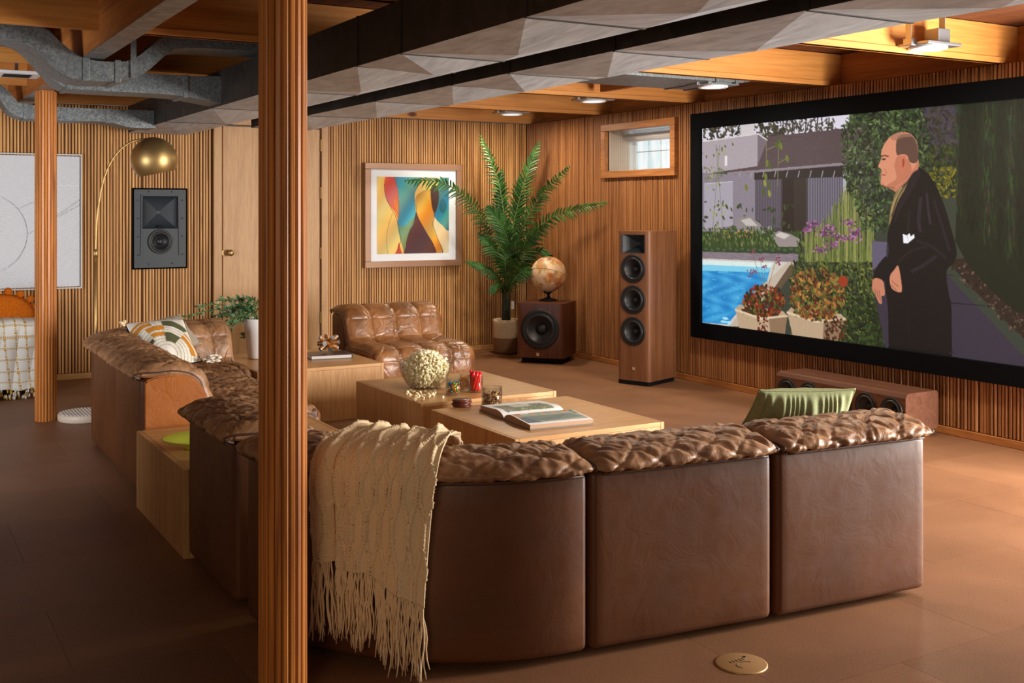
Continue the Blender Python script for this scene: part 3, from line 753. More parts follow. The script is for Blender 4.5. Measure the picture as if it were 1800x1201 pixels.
# ================================================================ PAINTED FLAT PICTURES (drawn in code, stored as mesh colours)
class Canvas:
    def __init__(s, w, h, bg): s.w, s.h = w, h; s.a = np.empty((h, w, 3)); s.a[:] = bg
    def poly(s, P, c, al=1.):
        P = np.asarray(P, float); x0, y0 = np.floor(P.min(0)).astype(int); x1, y1 = np.ceil(P.max(0)).astype(int)+1
        x0, y0, x1, y1 = max(x0, 0), max(y0, 0), min(x1, s.w), min(y1, s.h)
        if x1 <= x0 or y1 <= y0: return
        X, Y = np.meshgrid(np.arange(x0, x1)+.5, np.arange(y0, y1)+.5); ins = np.zeros(X.shape, bool); n = len(P)
        for i in range(n):
            ax, ay = P[i]; bx, by = P[(i+1) % n]
            if ay == by: continue
            cnd = ((ay > Y) != (by > Y)) & (X < (bx-ax)*(Y-ay)/(by-ay)+ax); ins ^= cnd
        sub = s.a[y0:y1, x0:x1]; cc = c(X, Y) if callable(c) else np.array(c, float)
        if callable(c): sub[ins] = sub[ins]*(1-al)+cc[ins]*al
        else: sub[ins] = sub[ins]*(1-al)+cc*al
    def ell(s, cx, cy, rx, ry, c, an=0., al=1., n=10):
        t = np.linspace(0, 2*PI, n, endpoint=False); x = rx*np.cos(t); y = ry*np.sin(t)
        s.poly(np.c_[cx+x*math.cos(an)-y*math.sin(an), cy+x*math.sin(an)+y*math.cos(an)], c, al)
    def line(s, P, w_, c, al=1.):
        P = np.asarray(P, float)
        for a, b in zip(P, P[1:]):
            d = b-a; L = np.linalg.norm(d)+1e-9; n = np.array([-d[1], d[0]])/L*w_/2; e = d/L*w_*.25
            s.poly([a+n-e, b+n+e, b-n+e, a-n-e], c, al)
    def grain(s, amt, seed=0):
        r = np.random.RandomState(seed); s.a *= 1+amt*(r.rand(s.h, s.w, 1)-.5)
def paint_grid(name, canvas, P00, PU, PV, m, parent, nx, ny, gain=1.):
    """grid mesh P00 + u*PU + v*PV (v downwards) coloured from the canvas (sRGB 0-255)"""
    u = np.linspace(0, 1, nx); v = np.linspace(0, 1, ny); U, Vv = np.meshgrid(u, v, indexing='ij')
    P00, PU, PV = (np.array(q, float) for q in (P00, PU, PV))
    co = (P00+U[..., None]*PU+Vv[..., None]*PV).reshape(-1, 3)
    me = bpy.data.meshes.new(name); nf = (nx-1)*(ny-1)
    i, j = np.meshgrid(np.arange(nx-1), np.arange(ny-1), indexing='ij'); a = i*ny+j
    quads = np.stack([a, a+1, a+ny+1, a+ny], -1).reshape(-1)
    me.vertices.add(nx*ny); me.vertices.foreach_set('co', co.ravel()); me.loops.add(nf*4); me.loops.foreach_set('vertex_index', quads.astype(np.int32))
    me.polygons.add(nf); me.polygons.foreach_set('loop_start', np.arange(0, nf*4, 4, dtype=np.int32)); me.polygons.foreach_set('loop_total', np.full(nf, 4, np.int32)); me.update()
    px = np.clip((U*(canvas.w-1)), 0, canvas.w-1); py = np.clip(Vv*(canvas.h-1), 0, canvas.h-1)
    ix = px.astype(int); iy = py.astype(int); ix1 = np.minimum(ix+1, canvas.w-1); iy1 = np.minimum(iy+1, canvas.h-1); fx = (px-ix)[..., None]; fy = (py-iy)[..., None]
    A = canvas.a; c = (A[iy, ix]*(1-fx)*(1-fy)+A[iy, ix1]*fx*(1-fy)+A[iy1, ix]*(1-fx)*fy+A[iy1, ix1]*fx*fy)/255
    c = np.clip(c, 0, 1); c = np.where(c > .04045, ((c+.055)/1.055)**2.4, c/12.92)*gain
    at_ = me.color_attributes.new('paint', 'FLOAT_COLOR', 'POINT')
    at_.data.foreach_set('color', np.concatenate([c, np.ones(c.shape[:2]+(1,))], -1).reshape(-1).astype(np.float32))
    return link(name, me, m, parent)

# ---- the cinema screen: 3.80 x 1.62 m picture in a black velvet frame on the wall
SX = XW-.055; SY0, SY1, SZ0, SZ1 = 7.185, 3.41, .511, 2.114
scr = thing('projection_screen', 'very large black-framed cinema screen showing a man in a dark robe beside a pool', 'screen', (SX, (SY0+SY1)/2, 1.31))
cy_ = (SY0+SY1)/2; hw = (SY0-SY1)/2; hh = (SZ1-SZ0)/2; b_ = .128
for d_ in ((-.01, .05, -hw-b_, hw+b_, hh, hh+b_), (-.01, .05, -hw-b_, hw+b_, -hh-b_, -hh), (-.01, .05, -hw-b_, -hw, -hh, hh), (-.01, .05, hw, hw+b_, -hh, hh)):
    boxo('screen_frame', d_, M['frameblk'], scr, bev=.004)
CWp, CHp = 1800, 768
cv = Canvas(CWp, CHp, (60, 70, 50)); rr = random.Random(12); nr = np.random.RandomState(5)
def q(x, y):                     # zoomed photo coordinates (3x, origin 1200,140) -> canvas on the picture plane
    p = onx(1200+x/3, 140+y/3, XW-.055)
    return ((SY0-p.y)/(SY0-SY1)*CWp, (SZ1-p.z)/(SZ1-SZ0)*CHp)
def qs(*P): return [q(*p) for p in P]
def blobs(P0, P1, n, cols, r, an=None, asp=.45, al=.9, shape=None):
    for _ in range(n):
        x = rr.uniform(P0[0], P1[0]); y = rr.uniform(P0[1], P1[1])
        if shape and not shape(x, y): continue
        X, Y = q(x, y); c = cols[rr.randrange(len(cols))]; k = rr.uniform(.75, 1.2)
        s_ = r*rr.uniform(.5, 1.3)
        cv.ell(X, Y, s_, s_*asp, tuple(min(255, v*k) for v in c), rr.uniform(0, PI) if an is None else an+rr.uniform(-.4, .4), al, 6)
# sky, hills, far trees
cv.poly([(0, 0), (1800, 0), (1800, 768), (0, 768)], (70, 76, 66)); cv.poly([(0, 0), (760, 0), (760, 130), (0, 150)], (216, 212, 222))
blobs((60, 200), (520, 330), 300, [(62, 62, 46), (84, 80, 62), (48, 50, 38), (96, 88, 74)], 12, shape=lambda x, y: not (470 < x < 800 and y < 240))
for x in (520, 570, 640, 700, 760): cv.line(qs((x, 290), (x+6, 200)), 6, (74, 66, 62)); blobs((x-34, 205), (x+34, 270), 26, [(78, 72, 66), (96, 88, 84), (60, 62, 50)], 8)
blobs((430, 250), (820, 300), 140, [(66, 62, 52), (84, 78, 64), (52, 56, 42)], 9)
# misty hills behind the man
hp = qs((1240, 130), (1470, 100), (1470, 420), (1240, 420)); cv.poly(hp, (84, 78, 88)); blobs((1240, 120), (1470, 420), 380, [(84, 74, 74), (66, 62, 72), (78, 72, 60), (60, 62, 48)], 10)
blobs((1250, 350), (1470, 620), 420, [(66, 78, 40), (50, 66, 34), (84, 88, 42), (38, 52, 28)], 10); blobs((1290, 460), (1440, 620), 120, [(140, 128, 40), (120, 112, 44)], 7)
# house
cv.poly(qs((440, 300), (850, 255), (1000, 250), (1000, 440), (230, 490), (300, 440)), (96, 80, 84))
for k in range(170):
    x = rr.uniform(300, 900); y = rr.uniform(300, 450)
    if y > 300+(440-x)*.9: X, Y = q(x, y); cv.line([(X, Y), (X+30, Y-.5)], 1.6, rr.choice([(84, 68, 72), (110, 94, 98), (90, 76, 80)]), .6)
cv.poly(qs((300, 232), (372, 226), (372, 290), (298, 300)), (206, 200, 202))
cv.poly(qs((98, 326), (390, 284), (388, 455), (98, 498)), (176, 166, 172)); cv.poly(qs((390, 284), (440, 318), (388, 455)), (128, 116, 124)); cv.line(qs((98, 326), (390, 284), (440, 318)), 5, (214, 206, 210))
cv.poly(qs((216, 402), (230, 400), (230, 452), (216, 455)), (224, 218, 220))
cv.poly(qs((98, 520), (400, 470), (1000, 430), (1000, 860), (98, 860)), (84, 74, 82))
cv.poly(qs((98, 490), (260, 500), (375, 490), (375, 800), (98, 820)), (146, 138, 148)); cv.poly(qs((108, 548), (258, 536), (258, 770), (108, 790)), (172, 166, 176)); cv.line(qs((108, 548), (258, 536)), 3, (200, 194, 204))
cv.poly(qs((375, 500), (510, 490), (510, 780), (375, 780)), (96, 88, 98)); cv.poly(qs((520, 500), (645, 490), (645, 820), (520, 810)), (48, 36, 34)); cv.poly(qs((580, 500), (645, 490), (645, 820), (580, 810)), (62, 52, 50))
for x in range(380, 510, 14): cv.line(qs((x, 530), (x, 780)), 4, (120, 112, 124), .7)
cv.poly(qs((655, 480), (840, 470), (840, 780), (655, 780)), (104, 98, 110))
for x in range(660, 838, 13): cv.line(qs((x, 500), (x, 770)), 5, (142, 136, 150), .7)
cv.poly(qs((372, 480), (1000, 445), (1000, 505), (372, 528)), (50, 42, 44)); cv.poly(qs((230, 488), (915, 430), (915, 444), (230, 502)), (150, 138, 146))
for x in range(300, 900, 62): cv.line(qs((x, 480), (x-8, 512)), 4, (170, 160, 168))
cv.poly(qs((838, 482), (935, 474), (935, 492), (858, 498), (858, 640), (840, 640)), (178, 176, 186)); cv.poly(qs((860, 500), (935, 494), (935, 640), (860, 640)), (70, 62, 64))
# rocks, hedge, terrace
blobs((98, 640), (620, 900), 60, [(70, 84, 50)], 14); cv.poly(qs((98, 800), (620, 800), (620, 900), (98, 910)), (66, 82, 46))
cv.poly(qs((270, 770), (285, 728), (340, 718), (400, 755), (438, 808), (360, 812)), (150, 142, 142)); cv.poly(qs((300, 740), (350, 728), (390, 770), (330, 770)), (196, 188, 184))
cv.poly(qs((460, 820), (500, 796), (560, 812), (612, 840), (600, 880), (500, 880)), (158, 148, 146)); cv.poly(qs((480, 820), (510, 802), (560, 820), (530, 840)), (204, 196, 192)); cv.poly(qs((440, 776), (456, 770), (482, 808), (460, 806)), (170, 164, 166))
blobs((98, 780), (480, 880), 420, [(66, 92, 48), (92, 112, 62), (48, 66, 36), (120, 130, 80)], 8, an=1.3); blobs((210, 790), (360, 830), 14, [(230, 160, 70)], 5)
for k in range(16): X, Y = q(120+k*32, 896+(k % 2)*6); cv.ell(X, Y, 17, 11, (54, 74, 48)); cv.ell(X-3, Y-3, 11, 6, (82, 104, 70))
cv.poly(qs((98, 906), (612, 920), (600, 962), (98, 944)), (142, 130, 138))
for k in range(60): x = rr.uniform(100, 590); X, Y = q(x, rr.uniform(912, 940)); cv.line([(X, Y), (X+22, Y)], 2, rr.choice([(120, 108, 118), (164, 150, 156)]), .6)
# pool
cv.poly(qs((98, 942), (560, 960), (520, 1080), (420, 1140), (240, 1300), (98, 1300)), (206, 200, 190))
def water(X, Y):
    n = np.sin(X*.045+np.sin(Y*.06)*2.2)*np.sin(Y*.09+X*.012); base = np.stack([62+26*n+0*X, 156+20*n, 206+12*n], -1); return base
cv.poly(qs((98, 966), (460, 976), (440, 1060), (380, 1110), (230, 1290), (98, 1280)), water)
cv.poly(qs((98, 950), (470, 966), (460, 990), (98, 974)), (216, 228, 226)); cv.poly(qs((98, 974), (460, 990), (445, 1016), (98, 1006)), (140, 204, 226))
for k in range(90):
    x = rr.uniform(100, 400); X, Y = q(x, rr.uniform(1010, 1270)); 
    if x < 400-(Y-400)*.35: cv.line([(X, Y), (X+rr.uniform(6, 24), Y+rr.uniform(-3, 3))], rr.uniform(1, 3), rr.choice([(120, 196, 230), (44, 132, 190), (170, 220, 238)]), .6)
for x, y in ((220, 1258), (240, 1280), (210, 1275)): X, Y = q(x, y); cv.ell(X, Y, 18, 5, (176, 222, 238))
cv.poly(qs((552, 958), (590, 962), (470, 1110), (400, 1200), (300, 1300), (240, 1300), (410, 1090)), (196, 182, 168)); cv.poly(qs((560, 975), (600, 975), (500, 1120), (440, 1180), (420, 1180)), (110, 92, 74))
# reeds and shrubs
blobs((600, 800), (1010, 1420), 2200, [(70, 90, 42), (98, 114, 56), (46, 62, 30), (30, 40, 20), (124, 132, 76)], 9, an=1.2, asp=.35)
for k in range(330):
    x = rr.uniform(640, 1000); top = 780-230*math.exp(-((x-880)/110)**2)+rr.uniform(-10, 60); cv.line(qs((x, 960), (x+rr.uniform(-10, 10), top)), rr.uniform(1.5, 3), rr.choice([(140, 146, 88), (110, 124, 66), (164, 160, 104), (84, 98, 50)]), .85)
for x, y in ((690, 755), (650, 790), (770, 780), (745, 810), (875, 755), (905, 805), (785, 870), (725, 895), (815, 830), (890, 830)):
    for k in range(26): X, Y = q(x+rr.gauss(0, 17), y+rr.gauss(0, 11)); cv.ell(X, Y, 5, 3.5, rr.choice([(150, 96, 140), (120, 72, 116), (182, 130, 170), (100, 66, 92)]))
# big shrub behind the man
blobs((830, 160), (1320, 800), 3000, [(58, 78, 46), (84, 104, 62), (40, 56, 34), (110, 128, 84), (30, 42, 26)], 10, asp=.35, shape=lambda x, y: ((x-1060)/(240-.10*max(0, y-300)))**2+((y-400)/430)**2 < 1 or (abs(x-1030) < 90 and y > 500))
for k in range(46): x = 150+rr.gauss(0, 26)+(30 if rr.random() < .5 else 0); X, Y = q(x+14, rr.uniform(330, 820)); cv.ell(X, Y, 7, 4, rr.choice([(120, 132, 80), (170, 170, 120), (96, 108, 66)]), rr.uniform(0, 3))
for x0, x1 in ((190, 150), (170, 210)): cv.line(qs((x0, 340), (x1, 820)), 2, (110, 110, 80))
blobs((105, 460), (210, 540), 60, [(110, 116, 80), (140, 144, 100)], 6)
for P in (((436, 290), (434, 480)), ((500, 320), (495, 560)), ((436, 370), (480, 350)), ((500, 440), (545, 410))): cv.line(qs(*P), 3, (140, 134, 100))
for x, y in ((505, 330), (512, 350), (490, 345), (545, 415), (440, 440), (452, 452), (432, 510), (428, 545), (448, 560), (420, 590), (452, 600), (330, 568)): X, Y = q(x, y); cv.ell(X, Y, 14, 8, rr.choice([(120, 130, 60), (150, 150, 76), (88, 104, 46)]), 1.3)
# lower planting, red leaves and pots
blobs((560, 960), (1090, 1480), 1900, [(76, 92, 42), (50, 66, 30), (104, 114, 56), (24, 34, 16), (134, 130, 70)], 9, asp=.4)
blobs((860, 1150), (1090, 1500), 700, [(30, 44, 22), (44, 60, 28), (60, 80, 38)], 10, asp=.4)
for (a0, a1, b0, b1, yt, yb) in ((272, 545, 300, 530, 1200, 1350), (545, 850, 580, 800, 1215, 1385)):
    cv.poly(qs((a0, yt+10), (a0+20, yt-15), (a1-20, yt+20), (a1, yt+45), (b1, yb+20), (b0, yb-10)), (190, 168, 142)); cv.poly(qs((a0+30, yt+5), (a1-40, yt+30), (a1-50, yt+50), (a0+40, yt+35)), (84, 58, 40)); cv.line(qs((a0, yt+12), ((a0+a1)/2, yt+60), (a1, yt+46)), 9, (214, 196, 170))
    cv.poly(qs(((a0+a1)/2+40, yt+60), (a1, yt+50), (b1, yb+20), (b1-70, yb+14)), (142, 116, 92), .8)
blobs((315, 1090), (530, 1250), 420, [(136, 52, 34), (90, 32, 26), (104, 106, 50), (160, 84, 48), (50, 56, 26)], 11, asp=.55, shape=lambda x, y: ((x-425)/110)**2+((y-1165)/85)**2 < 1)
blobs((560, 1000), (860, 1270), 560, [(150, 104, 56), (118, 62, 38), (126, 122, 62), (60, 56, 30), (176, 130, 74)], 11, asp=.5, shape=lambda x, y: ((x-700)/150)**2+((y-1130)/140)**2 < 1)
blobs((390, 1230), (440, 1330), 50, [(130, 50, 34), (90, 40, 26)], 8); blobs((740, 1260), (860, 1370), 70, [(110, 64, 40), (70, 48, 30)], 9); X, Y = q(840, 1062); cv.ell(X, Y, 22, 20, (160, 70, 44))
for P in (((430, 1130), (360, 910)), ((425, 1120), (405, 945)), ((440, 1110), (490, 940)), ((430, 1120), (425, 985))): cv.line(qs(*P), 2, (120, 110, 80))
for x, y in ((362, 906), (407, 945), (492, 940), (505, 965), (425, 985), (355, 1020), (370, 1010)):
    for k in range(9): X, Y = q(x+rr.gauss(0, 9), y+rr.gauss(0, 6)); cv.ell(X, Y, 4, 3, (140, 74, 100))
# path, dark verge and cypress hedge
cv.poly(qs((990, 850), (1380, 850), (1380, 1020), (2400, 2100), (1300, 2100), (1060, 1400), (1000, 1100)), (70, 62, 76)); cv.line(qs((1000, 1010), (1420, 1030)), 3, (46, 40, 52)); cv.line(qs((1390, 1175), (1590, 1190)), 3, (40, 34, 46))
cv.poly(qs((990, 850), (1070, 855), (1065, 960), (995, 1000)), (112, 104, 124))
cv.poly([q(1380, 950), q(1480, 940), (1800, 430), (1800, 768), q(1800, 1370), q(1560, 1140)], (58, 44, 36))
vb = lambda x, y: True
blobs((1390, 960), (1830, 1400), 700, [(74, 56, 44), (96, 74, 58), (44, 34, 28), (120, 100, 84), (60, 60, 40)], 5, asp=.6, shape=lambda x, y: x > 1390+(y-990)*1.0 and x < 1500+(y-990)*1.3+200)
hx = q(1455, 300)[0]; cv.poly([(hx, 0), (1800, 0), (1800, 560), q(1760, 1230), q(1640, 1130), q(1500, 980), q(1430, 850), q(1440, 600)], (34, 42, 26))
for k in range(2600):
    X = rr.uniform(hx-14, 1800); Y = rr.uniform(0, 560)
    if X < hx+10 and Y > 330: continue
    s_ = .5+.5*math.sin(X*.07+1.2*math.sin(X*.023)); cc = (26+36*s_, 34+42*s_, 20+24*s_)
    if Y > 230+(X-hx)*.75+120: continue
    cv.ell(X, Y, rr.uniform(1.5, 4), rr.uniform(9, 24), tuple(v*rr.uniform(.6, 1.25) for v in cc), rr.uniform(-.12, .12), .8, 6)
# the man: bald-cropped head in profile, dark satin robe, white pocket square
robe = cr([(1240, 462), (1290, 500), (1340, 580), (1382, 690), (1410, 790), (1438, 900), (1425, 960), (1385, 1010), (1395, 1120), (1410, 1200), (1412, 1420), (1412, 1440), (1082, 1420), (1080, 1400), (1075, 1200), (1062, 1090), (1065, 1000), (1080, 900), (1072, 830), (1085, 760), (1092, 690), (1110, 640), (1150, 560), (1190, 500)], 5, True)
cv.poly(qs(*robe[:]), (22, 16, 20))
cv.poly(qs((1082, 1395), (1412, 1445), (1412, 1700), (1082, 1700)), (14, 12, 14)); 
cv.poly(qs(*cr([(1070, 930), (1020, 980), (998, 1040), (1000, 1056), (1050, 1066), (1070, 1020)], 4, True)), (24, 18, 22))
neck = cr([(1035, 545), (1060, 560), (1100, 580), (1122, 590), (1150, 560), (1235, 470), (1220, 400), (1130, 420), (1060, 480)], 4, True); cv.poly(qs(*neck), (196, 134, 108))
head = cr([(1088, 300), (1130, 278), (1180, 278), (1215, 305), (1235, 360), (1232, 420), (1216, 462), (1180, 500), (1140, 552), (1096, 572), (1060, 556), (1040, 540), (1040, 512), (1036, 495), (1044, 485), (1038, 468), (1024, 458), (1030, 440), (1042, 410), (1040, 385), (1056, 340)], 6, True); cv.poly(qs(*head), (214, 154, 126))
cv.poly(qs(*cr([(1130, 400), (1180, 420), (1200, 470), (1170, 520), (1110, 566), (1070, 556), (1120, 520), (1110, 450)], 5, True)), (186, 122, 96), .7)
cv.poly(qs(*cr([(1130, 300), (1180, 284), (1216, 312), (1234, 365), (1232, 425), (1214, 440), (1190, 430), (1176, 398), (1150, 392), (1124, 396), (1118, 350)], 5, True)), (112, 84, 74)); cv.poly(qs(*cr([(1088, 302), (1130, 280), (1190, 284), (1200, 300), (1150, 305), (1110, 320)], 4, True)), (170, 128, 108), .7)
cv.poly(qs(*cr([(1146, 404), (1166, 398), (1174, 420), (1168, 462), (1150, 486), (1140, 462), (1140, 430)], 5, True)), (206, 130, 104)); cv.poly(qs(*cr([(1152, 420), (1162, 418), (1162, 450), (1152, 462)], 4, True)), (160, 92, 72))
cv.line(qs((1040, 404), (1060, 398), (1078, 404)), 4, (86, 56, 46)); cv.poly(qs((1044, 416), (1062, 412), (1066, 420), (1048, 424)), (60, 40, 36)); cv.line(qs((1040, 500), (1062, 502)), 3, (140, 74, 62)); cv.line(qs((1058, 470), (1070, 492)), 2, (170, 110, 88)); cv.line(qs((1050, 562), (1110, 570)), 4, (150, 96, 76), .8)
cv.poly(qs(*cr([(1120, 590), (1160, 556), (1200, 500), (1214, 492), (1170, 570), (1130, 640), (1100, 720), (1082, 768), (1088, 690), (1104, 630)], 5, True)), (150, 128, 90)); cv.line(qs((1190, 520), (1130, 610), (1096, 720)), 4, (70, 60, 50)); cv.line(qs((1150, 566), (1110, 640), (1092, 700)), 3, (186, 166, 124))
cv.poly(qs(*cr([(1200, 500), (1236, 474), (1246, 500), (1200, 590), (1140, 690), (1110, 760), (1122, 680), (1160, 590)], 5, True)), (44, 34, 42))
for P, w_, c in ((((1250, 620), (1238, 740), (1248, 800)), 14, (58, 48, 58)), (((1320, 640), (1370, 800), (1400, 900)), 10, (50, 40, 50)), (((1280, 600), (1290, 700), (1300, 760)), 9, (66, 56, 66)), (((1190, 690), (1180, 800)), 9, (46, 38, 46)), (((1230, 850), (1310, 880), (1380, 940)), 11, (44, 36, 44)), (((1200, 1010), (1260, 980), (1330, 930)), 12, (54, 44, 54)), (((1130, 960), (1200, 900), (1280, 880)), 9, (44, 36, 42)), (((1180, 1200), (1190, 1380)), 9, (30, 26, 28)), (((1300, 1030), (1310, 1200)), 8, (28, 22, 26))): cv.line(qs(*cr(P, 6)), w_, c, .8)
cv.poly(qs((1154, 812), (1176, 820), (1190, 808), (1196, 826), (1214, 812), (1216, 832), (1180, 862), (1158, 862)), (236, 236, 240)); cv.line(qs((1176, 820), (1186, 850)), 2, (190, 190, 200))
cv.poly(qs(*cr([(1128, 978), (1110, 1000), (1088, 1030), (1086, 1070), (1100, 1104), (1136, 1120), (1150, 1110), (1146, 1060), (1138, 1010)], 5, True)), (206, 146, 120)); cv.line(qs((1096, 1060), (1130, 1090)), 3, (160, 104, 84)); cv.line(qs((1092, 1082), (1120, 1108)), 3, (160, 104, 84))
cv.poly(qs(*cr([(1002, 1048), (1046, 1056), (1058, 1100), (1058, 1136), (1042, 1140), (1044, 1176), (1030, 1178), (1012, 1140), (992, 1100)], 5, True)), (200, 140, 114))
for P in (((1030, 1110), (1036, 1170)), ((1018, 1110), (1024, 1150)), ((1006, 1100), (1010, 1134))): cv.line(qs(*P), 2.5, (150, 96, 78))
cv.grain(.10, 3); cv.a = 255*1.04*(np.clip(cv.a, 0, 255)/255)**1.22; gm_ = cv.a.mean(2, keepdims=True); cv.a = np.clip(cv.a*1.04-gm_*.04, 0, 255)
paint_grid('screen_picture', cv, (.012, hw, hh), (0, -2*hw, 0), (0, 0, -2*hh), M['screen'], scr, 900, 384)

# ---- framed abstract print
art = thing('framed_painting', 'abstract print of coloured wavy shapes in a wide bronze frame, behind the palm', 'painting', (4.687, YB-.05, 1.386))
aw, ah = .527, .51
def frame_x(parent, name, hw_, hh_, b, y0, y1, m, bev=.004):
    for d_ in ((-hw_, hw_, y0, y1, hh_-b, hh_), (-hw_, hw_, y0, y1, -hh_, -hh_+b), (-hw_, -hw_+b, y0, y1, -hh_+b, hh_-b), (hw_-b, hw_, y0, y1, -hh_+b, hh_-b)): boxo(name, d_, m, parent, bev=bev)
M['bronze'] = mat('bronze_frame', S(150, 112, 86), .38, .25)
frame_x(art, 'picture_frame', aw, ah, .062, -.022, .035, M['bronze'])
boxo('mat_board', (-aw+.05, aw-.05, 0, .03, -ah+.05, ah-.05), mat('mat_board_white', S(226, 232, 240), .5), art)
ac = Canvas(490, 528, (222, 186, 96)); Z7 = lambda *P: [(x-462, y-350) for x, y in P]
def wash(c, k=18): return lambda X, Y: np.stack([c[i]+k*np.sin(X*.03+Y*.02+i)+k*.3*np.sin(X*.05+Y*.03) for i in range(3)], -1)
ac.poly(Z7((462, 350), (952, 350), (952, 880), (462, 880)), wash((222, 188, 104), 12))
ac.poly(Z7(*cr([(850, 620), (880, 660), (950, 700), (960, 890), (900, 890), (906, 850), (880, 780), (850, 720)], 6, True)), (218, 200, 156)); ac.poly(Z7((855, 700), (952, 690), (952, 880), (905, 880), (890, 800)), wash((214, 196, 154), 8))
ac.poly(Z7(*cr([(900, 340), (960, 330), (960, 700), (900, 680), (855, 630), (850, 590), (880, 500), (870, 420)], 6, True)), wash((56, 132, 146), 22)); ac.ell(448, 200, 26, 50, (30, 84, 96), 0, .6, 20)
ac.poly(Z7(*cr([(570, 345), (600, 430), (608, 520), (600, 620), (604, 700), (640, 800), (700, 760), (740, 600), (722, 540), (716, 460), (760, 345)], 7, True)), wash((70, 146, 158), 20))
ac.poly(Z7(*cr([(604, 680), (612, 760), (640, 860), (630, 885), (664, 885), (660, 800), (680, 720), (725, 620), (640, 690)], 6, True)), wash((110, 140, 104), 14))
ac.poly(Z7(*cr([(520, 348), (574, 348), (598, 430), (606, 520), (604, 640), (580, 590), (530, 520), (510, 430)], 7, True)), wash((204, 88, 70), 18)); ac.poly(Z7(*cr([(575, 500), (604, 540), (604, 640), (585, 590)], 6, True)), (216, 120, 50))
ac.poly(Z7(*cr([(608, 800), (620, 850), (626, 880), (584, 880), (596, 850)], 5, True)), (190, 60, 40))
ac.poly(Z7(*cr([(726, 480), (830, 430), (835, 540), (850, 600), (838, 680), (860, 760), (905, 840), (906, 885), (846, 885), (848, 830), (800, 740), (745, 640), (722, 590)], 7, True)), wash((206, 146, 48), 20))
ac.poly(Z7(*cr([(838, 400), (872, 420), (880, 500), (860, 590), (846, 590), (830, 530), (824, 450)], 6, True)), (70, 46, 42))
ac.poly(Z7(*cr([(724, 592), (745, 640), (800, 740), (846, 820), (848, 885), (658, 885), (656, 820), (672, 740), (706, 670)], 7, True)), wash((82, 44, 44), 7))
for P, w_ in (([(512, 400), (516, 470), (548, 550), (590, 630), (604, 700), (622, 780), (604, 830), (588, 875)], 3), ([(576, 350), (600, 430), (608, 560), (604, 640)], 2), ([(722, 540), (724, 600), (690, 690), (658, 800), (660, 878)], 2.5), ([(830, 430), (832, 540), (850, 620), (840, 680), (870, 770), (902, 850), (906, 878)], 3.5), ([(565, 600), (540, 680), (526, 770), (530, 850), (536, 878)], 2), ([(880, 440), (878, 520), (848, 610)], 2)):
    ac.line(Z7(*cr(P, 8)), w_, (60, 40, 40), .8)
ac.grain(.07, 8)
paint_grid('print', ac, (-.395, -.0015, .376), (.781, 0, 0), (0, 0, -.755), M['paintc'], art, 260, 270)

# ---- white relief artwork on the left
ra = thing('relief_artwork', 'large white relief panel of combed curved grooves in a thin pale frame', 'artwork', (1.017, YB-.045, 1.343))
frame_x(ra, 'picture_frame', .569, .569, .012, -.012, .03, mat('pale_frame', S(196, 190, 182), .5), .002)
def relief():
    n = 520; X, Z = np.meshgrid(np.linspace(-.55, .55, n), np.linspace(-.55, .55, n), indexing='ij')
    # photo-left third seen; zones by arcs and straight lines (local metres)
    zx = X+.0; reg = np.zeros_like(X, int)
    c1 = (X+.19)**2+(Z+.10)**2 < .33**2; top = Z > .12+.52*(X-.1); dia = (Z > -.02+.75*(X-.28)) & (X > .22)
    reg[:] = 0; reg[c1] = 1; reg[top & ~c1] = 2; reg[dia] = 3; reg[(Z < -.25+.6*(X+.1)) & (X > -.1) & ~c1] = 4; reg[(X > .34) & (Z < .30) & dia] = 5
    ph = np.select([reg == 0, reg == 1, reg == 2, reg == 3, reg == 4, reg == 5],
        [np.hypot(X-.55, Z+.8), np.hypot(X+.10, Z+.45), np.hypot(X-.5, Z-.9), X*.5+Z*.86, X*.8-Z*.6, X*.2+Z*.6])
    k = np.where(reg == 5, 2*PI/.012, 2*PI/.0175)
    h = .003*np.sin(ph*k)
    ed = np.zeros_like(X); ed[1:, :] += reg[1:, :] != reg[:-1, :]; ed[:, 1:] += reg[:, 1:] != reg[:, :-1]; ed[:-1, :] += ed[1:, :]; ed[:, :-1] += ed[:, 1:]; h[ed > 0] = -.014
    V = np.stack([X, -.004-h, Z], -1).reshape(-1, 3)
    pyobj('relief_panel', V.tolist(), grid_faces(n, n), mat('relief_plaster', S(206, 207, 212), .7), ra, True)
relief()

# ================================================================ SOFT THINGS
def tmpl(kind, sub=1, **k):
    bm = BM()
    if kind == 'ico': bmesh.ops.create_icosphere(bm, subdivisions=sub, radius=1)
    V = np.array([v.co[:] for v in bm.verts]); F = np.array([[v.index for v in f.verts] for f in bm.faces]); bm.free(); return V, F
ICO1 = tmpl('ico', 1); ICO2 = tmpl('ico', 2)
def lumps(name, items, m, parent=None, T=ICO1, smooth=True):
    """items: (centre, radius or (rx,ry,rz), yaw)"""
    Vs = []; Fs = []; n = 0; V, F = T
    for c, r, a in items:
        r = (r, r, r) if not hasattr(r, '__len__') else r; q_ = V*np.array(r)
        ca, sa = math.cos(a), math.sin(a); q_ = np.c_[q_[:, 0]*ca-q_[:, 1]*sa, q_[:, 0]*sa+q_[:, 1]*ca, q_[:, 2]]
        Vs.append(q_+np.array(c)); Fs.append(F+n); n += len(V)
    return pyobj(name, np.vstack(Vs).tolist(), np.vstack(Fs).tolist(), m, parent, smooth)
def popcorn_items(c, r, seed):
    g = random.Random(seed); out = []
    for k in range(5):
        d = Vector((g.gauss(0, 1), g.gauss(0, 1), g.gauss(0, 1))).normalized()*r*.55
        out.append(((c[0]+d.x, c[1]+d.y, c[2]+d.z), r*g.uniform(.4, .62), 0))
    return out
